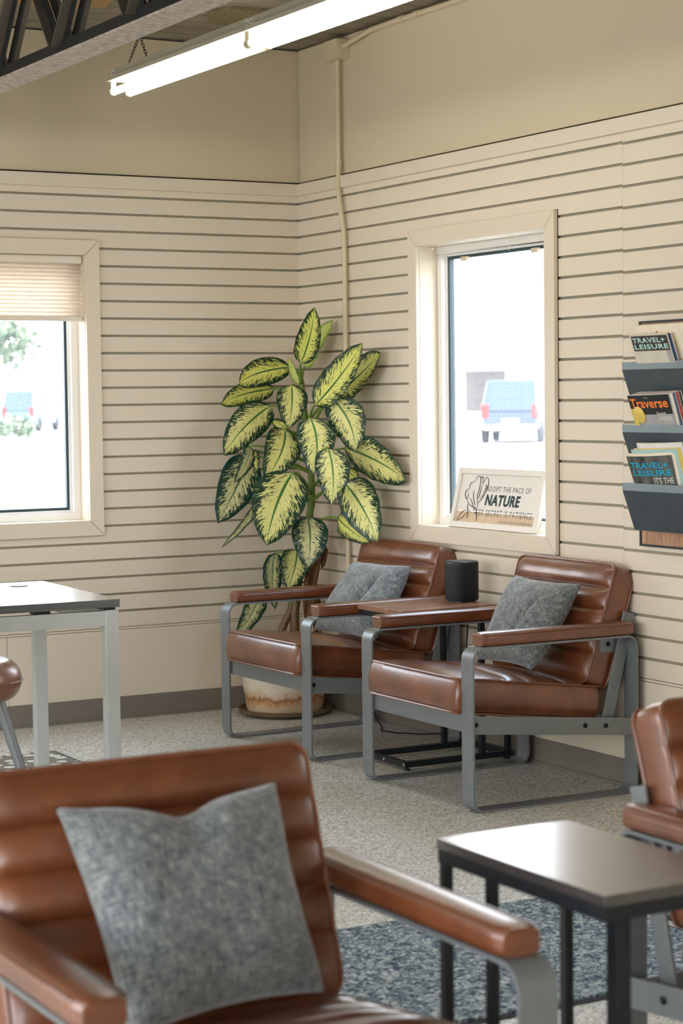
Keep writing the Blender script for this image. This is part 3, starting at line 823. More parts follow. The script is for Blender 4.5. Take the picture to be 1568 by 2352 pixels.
def pillow(c, thick, label, dent=0., seed=1, fold=0.):
    """c: TL, TR, BR, BL corners of the cover"""
    rnd = random.Random(seed)
    TL, TR, BR, BL = [Vector(p) for p in c]
    ctr = (TL + TR + BR + BL) / 4
    ex = ((TR - TL) + (BR - BL)).normalized(); ey = ((TL - BL) + (TR - BR)).normalized(); nz = ex.cross(ey).normalized()
    N = 46; ph = [rnd.uniform(0, 6.28) for _ in range(8)]
    def ptf(u, v, side):
        s, t = (u + 1) / 2, (v + 1) / 2
        p = (BL.lerp(BR, s)).lerp(TL.lerp(TR, s), t)
        edge = max(abs(u), abs(v))
        # edges draw inwards between the corners
        inx = .055 * (1 - v * v) ** 1.0 * abs(u) ** 3; iny = .055 * (1 - u * u) * abs(v) ** 3
        w = (TR - TL).length / 2
        p -= ex * math.copysign(inx * w * 1.6, u) + ey * math.copysign(iny * w * 1.6, v)
        f = max(0., (1 - u ** 4) * (1 - v ** 4)) ** .55
        f *= .75 + .25 * (1 - (u * u + v * v) / 2)
        z = thick * f
        # creases radiating from corners and the fold at the top
        wr = .007 * sin(3.4 * u + 2 * v + ph[0]) * sin(2.2 * v - 3 * u + ph[1]) + .002 * sin(9 * u - 4 * v + ph[2]) + .0015 * sin(11 * v + 5 * u + ph[3])
        z += wr * f * (1 if side > 0 else .4)
        if dent:
            g = math.exp(-((u - .02) / .16) ** 2) * max(0, (v - .1)) ** 1.5
            z -= dent * g * f; p -= ey * .030 * math.exp(-((u + .02) / .30) ** 2) * max(0, v) ** 6
            z -= .02 * math.exp(-((u - .12 - .25 * (1 - v)) / .05) ** 2) * max(0, v - .45) * f
        if fold:
            g = math.exp(-((u - .35 - .3 * (v)) / .07) ** 2) * math.exp(-((v + .1) / .45) ** 2)
            z -= fold * g * f
            g = math.exp(-((u - .0 + .5 * v) / .08) ** 2) * math.exp(-((v + .35) / .3) ** 2)
            z -= fold * .7 * g * f
        p += nz * z * side
        return p
    b = MB()
    us = [-1 + 2 * k / N for k in range(N + 1)]
    us = [math.copysign(abs(u) ** .8, u) for u in us]
    for side in (1, -1):
        rows = [[ptf(u, v, side) for u in us] for v in us]
        uvs = [[((u + 1) / 2, (v + 1) / 2) for u in us] for v in us]
        b.grid([[p - ctr for p in r] for r in rows], uvs=uvs)
    o = b.build('throw_pillow', M['fabric'], smooth=True, angle=0, loc=ctr)
    return tag(o, label, 'pillow', 'grey throw pillows')
# foreground pillow
pillow([(-3.262, -5.235, .765), (-2.862, -5.235, .765), (-2.852, -5.385, .438), (-3.235, -5.455, .440)], .074, 'grey woven throw pillow on the large foreground chair', dent=.05, seed=3)
pillow([(-.175, -2.02, .748), (-.17, -2.425, .742), (-.40, -2.442, .450), (-.40, -2.095, .452)], .070, 'grey throw pillow on the chair under the window', seed=5, fold=.014)
pillow([(-.185, -.828, .722), (-.17, -1.260, .728), (-.425, -1.385, .448), (-.425, -.885, .448)], .070, 'grey throw pillow on the chair beside the potted plant', seed=9, fold=.028)

# ------------------------------------------------------------------ side table between the two far chairs
t1 = thing('side_table', 'low narrow side table with walnut top between the two far chairs', 'side table', (-.32, -1.615, 0))
b = MB(); b.box(-.215, .212, -.178, .165, .592, .612); b.build('table_top', M['walnut'], t1, bevel=.001)
b = MB(); b.box(-.210, .208, -.172, -.150, .570, .592); b.box(-.210, .208, .138, .160, .570, .592); b.box(-.210, -.19, -.150, .138, .570, .592); b.box(.188, .208, -.15, .138, .57, .592)
b.build('top_frame', M['blacksteel'], t1)
b = MB(); z0, z1 = .012, .034
b.box(-.20, .285, -.160, -.138, z0, z1); b.box(-.20, .285, .115, .137, z0, z1); b.box(-.20, -.178, -.138, .115, z0, z1); b.box(.263, .285, -.138, .115, z0, z1)
b.build('base_frame', M['blacksteel'], t1)
for x, y in ((.155, .126), (.155, -.149), (.185, .148)):
    if y == .148: continue
    b = MB(); b.box(x - .010, x + .010, y - .010, y + .010, z1, .570); b.build('post', M['blacksteel'], t1)
for x, y in ((.274, .126), (.274, -.149)):
    b = MB(); b.box(x - .010, x + .010, y - .010, y + .010, z1, .30); b.build('rear_post', M['blacksteel'], t1)
b = MB(); b.box(.165, .284, .116, .136, .28, .30); b.box(.165, .284, -.159, -.139, .28, .30); b.build('brace', M['blacksteel'], t1)
for x, y in ((-.185, -.149), (.27, -.149), (-.185, .126), (.27, .126)):
    b = MB(); b.lathe([(0, 0), (.012, 0), (.012, .006), (.004, .008), (.004, .012), (0, .012)], 12, c=(x, y)); b.build('levelling_foot', M['black'], t1)
b = MB()
for p_ in ((-.2005, -.149, .023), (-.2005, .0, .023), (.1445, -.149, .50)):
    b.lathe([(0, 0), (.006, 0), (.005, .002), (0, .002)], 12, mtx=Matrix.Translation(p_) @ Matrix.Rotation(-pi / 2, 4, 'Y'))
b.build('screw', M['silver'], t1)

# speaker
sp_ = thing('smart_speaker', 'small black cylindrical speaker on the walnut side table', 'speaker', (-.150, -1.605, .612))
def sqr(r, z, n=48, k=3.4):
    row = []
    for i in range(n):
        t = 2 * pi * i / n; c, s = abs(cos(t)), abs(sin(t)); q = (c ** k + s ** k) ** (-1 / k)
        row.append((r * q * cos(t), r * q * sin(t), z))
    return row
b = MB(); b.grid([sqr(.056, .006), sqr(.0585, .012), sqr(.0585, .148)], closed_u=True); b.build('grille_body', M['grille'], sp_, smooth=True)
b = MB(); rows = [sqr(.0585, .148), sqr(.0585, .154), sqr(.056, .158), sqr(.050, .160)]; b.grid(rows, closed_u=True); b.cap(rows[-1]); b.build('top_cap', M['black'], sp_, smooth=True)
b = MB(); rows = [sqr(.050, 0), sqr(.050, .006), sqr(.056, .006)]; b.grid(rows, closed_u=True); b.cap(rows[0], True); b.build('base', M['black'], sp_)

# cable behind the chairs
b = MB(); b.tube([(-.03, -.62, .10), (-.03, -.70, .04), (-.05, -.78, .008), (-.09, -.87, .006), (-.14, -.95, .006), (-.12, -1.03, .006), (-.09, -1.06, .006), (-.05, -1.12, .006), (-.02, -1.22, .02), (-.03, -1.36, .05), (-.05, -1.46, .25), (-.05, -1.50, .56), (-.06, -1.55, .60)], .0032, 6)
tag(b.build('power_cord', M['cable'], smooth=True), 'thin black power cord trailing on the floor behind the far chairs', 'cord')

# ------------------------------------------------------------------ foreground side table
t2 = thing('side_table', 'dark-topped side table with black legs in the lower right foreground', 'side table', (-2.425, -5.52, 0))
b = MB(); b.box(-.142, .142, -.245, .245, .622, .640); b.build('table_top', M['darkwood'], t2, bevel=.001)
b = MB(); b.box(-.140, .140, -.243, -.221, .598, .622); b.box(-.140, .140, .221, .243, .598, .622); b.box(-.140, -.118, -.221, .221, .598, .622); b.box(.118, .140, -.221, .221, .598, .622)
b.build('top_frame', M['blacksteel'], t2)
for x, y, w in ((-.130, .232, .009), (-.128, .090, .009), (.128, .232, .009), (-.085, -.205, .014)):
    b = MB(); b.box(x - w, x + w, y - w, y + w, .022, .598); b.build('leg', M['blacksteel'], t2, bevel=.001)
b = MB(); b.box(-.140, .140, .221, .243, 0, .022); b.box(-.140, -.118, -.22, .221, 0, .022); b.box(.118, .140, -.22, .221, 0, .022); b.box(-.14, .14, -.22, -.198, 0, .022); b.build('base_frame', M['blacksteel'], t2)

# ------------------------------------------------------------------ mats
def mat_(x0, x1, y0, y1, label, m='rug'):
    r = thing('floor_mat', label, 'mat', ((x0 + x1) / 2, (y0 + y1) / 2, 0))
    a, c = (x1 - x0) / 2, (y1 - y0) / 2
    b = MB(); b.box(-a + .02, a - .02, -c + .02, c - .02, .002, .010); b.build('pile', M[m], r)
    b = MB(); b.box(-a, a, -c, c, .0, .004); b.build('rubber_backing', M['mat_edge'], r); return r
mat_(-2.9, -1.085, -4.50, -3.635, 'blue grey loop-pile floor mat under the foreground table')
mat_(-1.045, -.15, -4.75, -3.3, 'blue grey floor mat at the right edge beyond the first')
mt = mat_(-2.9, -1.487, -2.6, -.632, 'grey mat with pale spots under the desk', 'spotmat')

# ------------------------------------------------------------------ desk
dk = thing('desk', 'desk with dark grey top and silver metal legs at the left edge', 'desk', (-1.748, -1.948, 0), R_(-2.6))
b = MB(); b.box(-1.25, 0, 0, .82, .716, .743); b.build('desk_top', M['deskwood'], dk, bevel=.001)
b = MB()
b.box(-1.21, -.052, .004, .034, .655, .705); b.box(-1.21, -.052, .786, .816, .655, .705)
b.box(-.049, -.004, .048, .772, .655, .705); b.box(-1.246, -1.20, .048, .772, .655, .705); b.build('frame_rail', M['tablemetal'], dk, bevel=.001)
for x in (-.028, -1.222):
    for y in (.024, .796):
        b = MB(); b.box(x - .024, x + .024, y - .022, y + .022, 0, .707); b.build('leg', M['tablemetal'], dk, bevel=.002)
for q_ in ((-.30, -.24, .02, .06), (-.05, -.01, .02, .10), (-1.2, -1.1, .02, .1)):
    b = MB(); b.box(*q_, .705, .716); b.build('spacer', M['black'], dk)
b = MB(); b.lathe([(0, .744), (.028, .7445), (.031, .7455), (.033, .744), (.033, .743)], 28, c=(-.145, .66)); b.build('cable_grommet', M['black'], dk, smooth=True)
# desk chair (only its edge shows)
# its seat edge shows at the left border
dc = thing('desk_chair', 'tan leather shell chair with grey legs beside the desk', 'chair', (-2.495, -2.30, 0))
b = MB(); rows = []
for k in range(13):
    t = -pi / 2 + pi * k / 12; rows.append(sqr(.185 + .047 * cos(t), .568 + .062 * sin(t), 40, 2.8))
b.grid(rows, closed_u=True); b.cap(rows[0], True); b.cap(rows[-1])
so = b.build('seat_cushion', M['leather'], dc, smooth=True, angle=70)
b = MB(); b.tube([(p[0] * 1.0, p[1], .568) for p in sqr(.2335, 0, 40, 2.8)], .003, 6, closed=True); b.build('piping', M['piping'], so)
b = MB(); rows = []
for k in range(9):
    z = .60 + .26 * k / 8; r = .205 + .02 * sin(k / 8 * pi)
    rows.append([(r * cos(a), r * sin(a), z) for a in [pi * .62 + pi * .76 * q / 16 for q in range(17)]])
rows2 = [[(p[0] * .86, p[1] * .86, p[2]) for p in r] for r in rows]
b.grid(rows); b.grid(rows2)
b.grid([rows[-1], rows2[-1]]); b.grid([rows[0], rows2[0]]); b.grid([[r[0] for r in rows], [r[0] for r in rows2]]); b.grid([[r[-1] for r in rows], [r[-1] for r in rows2]])
b.build('backrest', M['leather'], dc, smooth=True, angle=50)
for a in (pi / 4 - .20, 3 * pi / 4, 5 * pi / 4, 7 * pi / 4 + .4):
    b = MB(); b.tube([(.17 * cos(a), .17 * sin(a), .51), (.32 * cos(a), .32 * sin(a), .004)], [.019, .012], 12); b.build('leg', M['steel'], dc, smooth=True)
b = MB(); b.lathe([(0, .495), (.17, .495), (.17, .508), (0, .508)], 24); b.build('under_plate', M['blacksteel'], dc)

# ------------------------------------------------------------------ plant
pl = thing('potted_plant', 'tall potted dumb cane plant with variegated leaves in the corner', 'plant', (-.24, -.265, 0))
b = MB(); b.lathe([(0, .012), (.165, .012), (.172, .03), (.186, .12), (.192, .22), (.193, .275), (.190, .283), (.180, .283), (.178, .25), (0, .25)], 56); b.build('pot', M['pot'], pl, smooth=True, angle=60)
b = MB(); b.lathe([(0, 0), (.175, 0), (.205, .012), (.214, .030), (.208, .031), (.198, .016), (0, .011)], 56); b.build('saucer', M['saucer'], pl, smooth=True)
b = MB(); b.lathe([(0, .256), (.10, .258), (.179, .252)], 32); b.build('soil', M['pot_soil'], pl)
OFF = Vector((-.24, -.265, 0))
def cane(pts, r, label=None):
    P_ = [Vector(p) - OFF for p in pts]; sm = []
    for i in range(len(P_) - 1):
        n = max(3, int((P_[i + 1] - P_[i]).length / .012))
        for q in range(n): sm.append(P_[i].lerp(P_[i + 1], q / n))
    sm.append(P_[-1]); rr = []
    for k, p in enumerate(sm):
        f = k / len(sm); ring = 1 + (.10 if (k % 4 == 0) else 0); rr.append(r * (1 - .45 * f) * ring)
    b = MB(); b.tube(sm, rr, 10); return b.build('cane', M['cane'], pl, smooth=True)
cane([(-.20, -.30, .25), (-.20, -.295, .45), (-.175, -.295, .62), (-.140, -.300, .78), (-.110, -.305, .96), (-.108, -.297, 1.13), (-.122, -.275, 1.33), (-.130, -.257, 1.50)], .021)
cane([(-.30, -.27, .25), (-.255, -.265, .37), (-.212, -.283, .47), (-.19, -.30, .60), (-.20, -.33, .72)], .020)
cane([(-.17, -.22, .25), (-.175, -.23, .50), (-.18, -.24, .70)], .016)
b = MB(); b.tube([(.145, -.02, .25), (.125, -.04, .93)], .004, 6); b.build('stake', M['bark'], pl)
# dried leaves hanging round the cane
rnd = random.Random(4)
for (top, bot, w) in (((-.105, -.315, .83), (-.135, -.335, .55), .075), ((-.075, -.31, .78), (-.085, -.335, .66), .07), ((-.15, -.335, .62), (-.155, -.35, .40), .06), ((-.12, -.33, .58), (-.10, -.335, .33), .05)):
    T, B = Vector(top) - OFF, Vector(bot) - OFF; b = MB(); rows = []
    ph = rnd.uniform(0, 6)
    for k in range(15):
        f = k / 14; c = T.lerp(B, f); ww = w * (sin(pi * min(1, .12 + f * .85)) ** .7); row = []
        for q in range(9):
            s = q / 4 - 1
            row.append(c + Vector((.871, -.49, 0)) * (s * ww / 2) + Vector((-.49, -.87, 0)) * (.014 * sin(s * 4 + ph + f * 5) + .01 * (1 - s * s)) + Vector((0, 0, .012 * sin(s * 3 + f * 9))))
        rows.append(row)
    b.grid(rows); o = b.build('dried_leaf', M['dryleaf'], pl, smooth=True, angle=0)
    md = o.modifiers.new('s', 'SOLIDIFY'); md.thickness = .0015

LEAVES = [
((-0.206,-0.394,1.570),(-0.210,-0.537,1.811),0.114,0.012,15,0),
((-0.095,-0.228,1.559),(-0.030,-0.383,1.766),0.099,-0.012,34,1),
((-0.180,-0.249,1.557),(-0.437,-0.247,1.477),0.126,-0.043,-10,0),
((-0.209,-0.147,1.461),(-0.457,-0.104,1.391),0.106,-0.031,-15,0),
((-0.268,-0.222,1.385),(-0.517,-0.246,1.167),0.159,-0.020,-12,2),
((-0.226,-0.343,1.475),(-0.281,-0.417,1.283),0.139,0.008,0,2),
((-0.250,-0.598,1.387),(-0.130,-0.811,1.648),0.148,0.016,25,0),
((-0.110,-0.522,1.428),(-0.050,-0.828,1.609),0.163,0.016,38,0),
((-0.200,-0.664,1.409),(-0.130,-0.736,1.183),0.174,0.027,25,2),
((-0.280,-0.612,1.331),(-0.290,-0.648,1.088),0.164,0.024,4,2),
((-0.257,-0.338,1.282),(-0.391,-0.393,1.056),0.167,0.027,-8,2),
((-0.203,-0.277,1.271),(-0.266,-0.216,1.318),0.068,0.008,-30,0),
((-0.120,-0.624,1.196),(-0.045,-1.016,1.064),0.193,0.031,36,2),
((-0.290,-0.782,1.203),(-0.275,-0.783,0.962),0.151,0.016,12,2),
((-0.361,-0.196,1.156),(-0.543,-0.227,0.868),0.184,0.008,-14,3),
((-0.413,-0.301,1.208),(-0.510,-0.327,1.048),0.080,0.016,-40,3),
((-0.351,-0.177,1.185),(-0.342,-0.212,1.078),0.071,0.000,20,0),
((-0.334,-0.268,0.996),(-0.545,-0.257,0.758),0.041,0.020,-20,3),
((-0.283,-0.451,1.092),(-0.432,-0.480,0.779),0.237,-0.016,-5,2),
((-0.140,-0.655,1.046),(-0.160,-0.975,0.810),0.190,0.016,22,2),
((-0.120,-0.558,0.890),(-0.110,-0.824,0.793),0.104,-0.016,25,0),
((-0.196,-0.421,0.892),(-0.233,-0.484,0.668),0.162,0.012,5,3),
((-0.214,-0.352,0.744),(-0.276,-0.374,0.568),0.137,0.012,-8,2),
((-0.271,-0.252,0.725),(-0.290,-0.280,0.473),0.095,-0.016,-25,3),
((-0.327,-0.231,0.560),(-0.461,-0.216,0.341),0.100,0.012,-20,3),
((-0.152,-0.270,1.481),(-0.185,-0.243,1.598),0.035,-0.004,0,1),
((-0.070,-0.552,1.095),(-0.050,-0.620,1.042),0.065,0.000,0,0),
]
ATT = [1.48, 1.50, 1.46, 1.40, 1.32, 1.40, 1.26, 1.30, 1.24, 1.20, 1.16, 1.20, 1.10, 1.10, 1.08, 1.12, 1.08, .95, .98, .95, .84, .82, .70, .66, .50, 1.46, 1.02]
CANE = [(.25, -.20, -.30), (.45, -.20, -.295), (.62, -.175, -.295), (.78, -.14, -.30), (.96, -.11, -.305), (1.13, -.108, -.297), (1.33, -.122, -.275), (1.5, -.13, -.257)]
def cane_at(z):
    for (z0, x0, y0), (z1, x1, y1) in zip(CANE, CANE[1:]):
        if z <= z1: f = max(0, (z - z0) / (z1 - z0)); return Vector((x0 + (x1 - x0) * f, y0 + (y1 - y0) * f, z))
    return Vector((-.13, -.257, 1.5))
VF = Vector((.49, .871, -.03))
for idx, (B, T, W, curve, roll, kind) in enumerate(LEAVES):
    B, T = Vector(B), Vector(T); d = T - B; L = d.length
    side = d.cross(VF).normalized()            # to the right of the blade as one looks along it
    nrm = side.cross(d).normalized()
    if nrm.dot(VF) > 0: nrm = -nrm
    sr = Vector((.871, -.49, 0)); sgn = 1 if side.dot(sr) > 0 else -1
    if abs(d.normalized().dot(sr)) > .8: sgn = 1
    ro = R_(roll) * sgn
    wdir = side * cos(ro) + nrm * sin(ro); nn = nrm * cos(ro) - side * sin(ro)
    down = d.z < 0
    arch = L * (.14 if down else .10)
    ctrl = (B + T) / 2 + sr * curve * 2 + nn * arch + Vector((0, 0, .02 if down else 0))
    NT, NS = 22, 12; rows = []; uvs = []
    rl = random.Random(idx * 13 + 1); ph = rl.uniform(0, 6)
    for i in range(NT + 1):
        t = i / NT; c = B * (1 - t) ** 2 + ctrl * 2 * t * (1 - t) + T * t * t
        # ovate outline ending in a short point
        w = (sin(pi * t ** .76) ** .56) * (1 - .22 * t); w = w if t < .86 else w * (1 - ((t - .86) / .14) ** 1.6 * .55)
        if i in (0,): w = .02
        if i == NT: w = 0.004
        row = []; uvr = []
        for q in range(NS + 1):
            s = 2 * q / NS - 1
            lift = -.10 * W * (1 - abs(s)) * 1.2 + .0045 * sin(9 * t * pi + ph + (2 if s > 0 else 0)) * abs(s) ** 2
            cup = -.10 * W * s * s * (1.1 if down else .3)
            row.append(c + wdir * (s * w * W * 1.1 / 2) + nn * (lift * w + cup * w) - OFF)
            uvr.append((s * .5 + .5, t))
        rows.append(row); uvs.append(uvr)
    b = MB(); b.cur = 0; b.grid(rows, uvs=uvs)
    b.cur = 1
    # midrib ridge under the blade and petiole to the cane
    A = cane_at(ATT[idx]); p1 = B; mid = (A + p1) / 2 + Vector((0, 0, .035)) + nrm * .01
    tgt = ctrl - B; mid = mid * .6 + (B - tgt.normalized() * .05) * .4
    pp = [A * (1 - t) ** 2 + mid * 2 * t * (1 - t) + p1 * t * t - OFF for t in [k / 10 for k in range(11)]]
    if kind == 1 and idx == 25: pp = pp[:2]
    b.tube(pp, [.0085 - .0042 * k / (len(pp) - 1) for k in range(len(pp))], 7)
    ctp = [B * (1 - t) ** 2 + ctrl * 2 * t * (1 - t) + T * t * t - nn * (.012 * W * 10 * .1 + .0025) - OFF for t in [k / 12 for k in range(11)]]
    o = b.build('leaf', [M['leaf%d' % kind], M['petiole']], pl, smooth=True, angle=0, recalc=False)
    me = o.data
    # make the upper side face the normal
    if sum(1 if (p.normal.dot(nn) > 0) else -1 for p in me.polygons if p.material_index == 0) < 0: me.flip_normals()

# ------------------------------------------------------------------ framed sign on the sill
def text_polys(s, size=1, offset=0., shear=0., spacing=1.):
    cu = bpy.data.curves.new('t', 'FONT'); cu.body = s; cu.size = size; cu.offset = offset; cu.resolution_u = 3; cu.space_character = spacing; cu.shear = shear
    o = bpy.data.objects.new('t', cu); COL.objects.link(o)
    dg = bpy.context.evaluated_depsgraph_get(); me = bpy.data.meshes.new_from_object(o.evaluated_get(dg))
    v = [tuple(p.co) for p in me.vertices]; f = [tuple(p.vertices) for p in me.polygons]
    bpy.data.objects.remove(o); bpy.data.curves.remove(cu); bpy.data.meshes.remove(me)
    return v, f
def add_text(b, s, x0, x1, y0, y1, mtx, lift=.0006, bold=0., shear=0., spacing=1., thick=.0):
    v, f = text_polys(s, offset=bold, shear=shear, spacing=spacing)
    ax, bx_ = min(p[0] for p in v), max(p[0] for p in v); ay, by = min(p[1] for p in v), max(p[1] for p in v)
    i = len(b.v)
    for p in v:
        X = x0 + (p[0] - ax) / (bx_ - ax) * (x1 - x0); Y = y0 + (p[1] - ay) / (by - ay) * (y1 - y0)
        b.v.append(tuple(mtx @ Vector((X, Y, lift))))
    for q in f: b.f.append(tuple(i + k for k in q)); b.uv.append(None); b.mi.append(b.cur)
BLs, BRs = Vector((.030, -1.243, .8812)), Vector((.030, -1.862, .8812)); TLs = Vector((.088, -1.243, 1.122))
ex = (BRs - BLs).normalized(); ey = (TLs - BLs).normalized(); ez = ex.cross(ey)
WS, HS = (BRs - BLs).length, (TLs - BLs).length
Ms = Matrix(((ex.x, ey.x, ez.x, BLs.x), (ex.y, ey.y, ez.y, BLs.y), (ex.z, ey.z, ez.z, BLs.z), (0, 0, 0, 1)))
sg = empty('framed_sign'); sg.matrix_world = Ms
tag(sg, 'white framed sign with a flower drawing and a nature saying, leaning on the window sill', 'sign')
b = MB(); fw, fd = .024, .010
b.box(0, WS, 0, fw, -.012, fd); b.box(0, WS, HS - fw, HS, -.012, fd); b.box(0, fw, fw, HS - fw, -.012, fd); b.box(WS - fw, WS, fw, HS - fw, -.012, fd)
b.build('frame', M['signwhite'], sg, bevel=.001)
I4 = Matrix.Identity(4); ih = HS - 2 * fw; iw = WS - 2 * fw
def U(f): return fw + f * iw
def V(f): return HS - fw - f * ih
b = MB(); b.box(fw, WS - fw, V(.765), HS - fw, -.006, 0); b.build('white_board', M['signwhite'], sg)
b = MB(); b.box(fw, WS - fw, fw, V(.775), -.006, 0); b.build('wood_strip', M['palewood'], sg)
b = MB()
add_text(b, 'ADOPT THE PACE OF', U(.335), U(.885), V(.345), V(.235), I4, spacing=1.25)
b.build('top_lettering', M['inkgrey'], sg); b = MB()
add_text(b, 'HER SECRET IS PATIENCE.', U(.25), U(.965), V(.845), V(.72), I4, spacing=1.25)
b.build('lower_lettering', M['inkgrey'], sg); b = MB()
add_text(b, '-RALPH WALDO EMERSON', U(.56), U(.965), V(.970), V(.925), I4, spacing=1.3)
b.build('credit_lettering', M['inkgrey'], sg)
b = MB(); add_text(b, 'NATURE', U(.347), U(.777), V(.635), V(.405), I4, lift=.0011, bold=.03, shear=.12, spacing=1.1); b.build('bold_lettering', M['ink'], sg)
b = MB(); add_text(b, 'NATURE', U(.339), U(.772), V(.630), V(.400), I4, lift=.0004, bold=.045, shear=.12, spacing=1.1); b.build('bold_lettering_highlight', M['tealink'], sg)
b = MB()
def stroke(pts, r=.0013):
    P_ = [Vector((U(x), V(y), .0012)) for x, y in pts]
    sm = []
    n = len(P_)
    for i in range(n - 1):
        p0, p1, p2, p3 = P_[max(i - 1, 0)], P_[i], P_[i + 1], P_[min(i + 2, n - 1)]
        for q in range(4):
            t = q / 4; sm.append(.5 * ((2 * p1) + (p2 - p0) * t + (2 * p0 - 5 * p1 + 4 * p2 - p3) * t * t + (-p0 + 3 * p1 - 3 * p2 + p3) * t ** 3))
    sm.append(P_[-1]); m = len(sm)
    b.tube(sm, [r * (.45 + .75 * sin(pi * k / (m - 1))) for k in range(m)], 5)
for st_ in ([(.27, .70), (.255, .60), (.235, .45), (.245, .28), (.235, .08), (.20, .04), (.17, .16)], [(.235, .08), (.26, .05), (.275, .20)], [(.275, .20), (.31, .05), (.345, .14), (.345, .26), (.325, .38), (.30, .44), (.265, .50)],
            [(.255, .60), (.30, .50), (.325, .38)], [(.17, .16), (.13, .18), (.115, .24), (.12, .32)], [(.12, .32), (.085, .34), (.075, .44), (.10, .52), (.115, .46), (.11, .36)], [(.10, .52), (.15, .63), (.20, .68), (.235, .68)],
            [(.14, .50), (.18, .58), (.215, .70), (.24, .72)], [(.18, .34), (.185, .46), (.21, .58), (.235, .66)], [(.245, .70), (.27, .85), (.285, .97)], [(.22, .76), (.23, .70), (.255, .72), (.25, .80), (.225, .78)],
            [(.20, .80), (.15, .76), (.09, .78), (.045, .90), (.02, .99)], [(.15, .77), (.12, .86), (.07, .94), (.03, .99)], [(.13, .62), (.14, .72), (.155, .78)], [(.155, .78), (.155, .86), (.15, .93)], [(.27, .22), (.265, .36), (.255, .50)], [(.31, .22), (.33, .24), (.30, .40)]):
    stroke(st_)
b.build('flower_drawing', M['ink'], sg)

# ------------------------------------------------------------------ magazine rack
rk = thing('magazine_rack', 'wall rack with three slate-grey pockets on a wood board', 'rack', (0, -2.60, .88))
b = MB(); b.box(-.018, -.004, -.56, .022, .008, .784); b.build('wood_board', M['pine'], rk)
b = MB(); b.box(-.022, -.0005, -.57, .030, 0, .008); b.box(-.022, -.0005, -.57, .030, .784, .792); b.box(-.022, -.0005, .022, .030, .008, .784); b.box(-.022, -.0005, -.57, -.56, .008, .784); b.build('board_frame', M['blacksteel'], rk)
PY1 = -.008; PY0 = -.56
def slab(b, p, t, y0, y1):
    """plate in the x-z plane path p[0]->p[1], thickness t, from y0 to y1"""
    (xa, za), (xb, zb) = p; d = Vector((xb - xa, zb - za)).normalized(); n = Vector((d.y, -d.x)) * t
    q = [(xa, za), (xb, zb), (xb + n.x, zb + n.y), (xa + n.x, za + n.y)]
    A = [(x, y0, z) for x, z in q]; B = [(x, y1, z) for x, z in q]
    b.face(A); b.face(B)
    for j in range(4): b.face([A[j], A[(j + 1) % 4], B[(j + 1) % 4], B[j]])
for zt in (.648, .431, .228):
    pk = MB(); xt, xb_ = -.122, -.070; zb = zt - .165
    slab(pk, ((xt, zt - .026), (xb_, zb)), .0025, PY0, PY1)
    slab(pk, ((xb_, zb), (-.018, zb)), .0025, PY0, PY1)
    for y in (PY1 - .002, PY0):
        A = [(xt, y, zt - .026), (xb_, y, zb), (-.018, y, zb), (-.018, y, zt)]; Bq = [(p[0], y + .002, p[2]) for p in A]
        pk.face(A); pk.face(Bq)
        for j in range(4): pk.face([A[j], A[(j + 1) % 4], Bq[(j + 1) % 4], Bq[j]])
    po = pk.build('pocket', M['navy'], rk)
    lp = MB(); lp.box(xt - .002, xt + .003, PY0, PY1 + .001, zt - .027, zt); lp.box(xt - .002, xt + .010, PY0, PY1 + .001, zt - .002, zt); lp.build('pocket_lip', M['racklip'], po, bevel=.0008)

def magazine(name, label, y1, zb, xb_, h, w, t, tiltf, curl, cover, edge, art=None, cat='magazine'):
    """a magazine standing in a pocket; local x across (towards -Y), y up, z out of the cover"""
    root = thing(name, label, cat, (xb_, y1, zb))
    up = Vector((-sin(tiltf), 0, cos(tiltf))); ax = Vector((0, -1, 0)); nz = ax.cross(up)
    Mx = Matrix(((ax.x, up.x, nz.x, 0), (ax.y, up.y, nz.y, 0), (ax.z, up.z, nz.z, 0), (0, 0, 0, 1)))
    root.rotation_euler = Mx.to_euler()
    def bend(x, y, z): return (x, y - curl * .10 * (x / w) ** 2 * (y / h) , z - curl * (x / w) ** 2 * (.3 + .7 * y / h))
    N = 10
    b = MB()
    for z0, z1 in ((-t, 0),):
        top = [[bend(w * i / N, h * j / 6, 0) for i in range(N + 1)] for j in range(7)]
        bot = [[bend(w * i / N, h * j / 6, -t) for i in range(N + 1)] for j in range(7)]
        b.grid(bot); b.grid([top[-1], bot[-1]]); b.grid([top[0], bot[0]])
        b.grid([[r[0] for r in top], [r[0] for r in bot]]); b.grid([[r[-1] for r in top], [r[-1] for r in bot]])
    b.build('pages', edge, root)
    b = MB(); b.grid(top); b.build('cover', cover, root)
    if art: art(root, bend, w, h)
    return root
def artquad(root, bend, name, mat, x0, x1, y0, y1, lift=.0008, N=8):
    b = MB(); b.grid([[bend(x0 + (x1 - x0) * i / N, y, lift) for i in range(N + 1)] for y in (y0, (y0 + y1) / 2, y1)]); return b.build(name, mat, root)
def arttext(root, bend, mat, s, x0, x1, y0, y1, name='title', bold=.03, lift=.0014, spacing=1.):
    b = MB(); add_text(b, s, x0, x1, y0, y1, Matrix.Identity(4), lift=lift, bold=bold, spacing=spacing)
    b.v = [bend(p[0], p[1], p[2]) for p in b.v]; b.build(name, mat, root)
def cmat(name, rgb, rough=.35, var=0.05, vs=20): return simple(name, rgb, rough, var=var, vscale=vs)
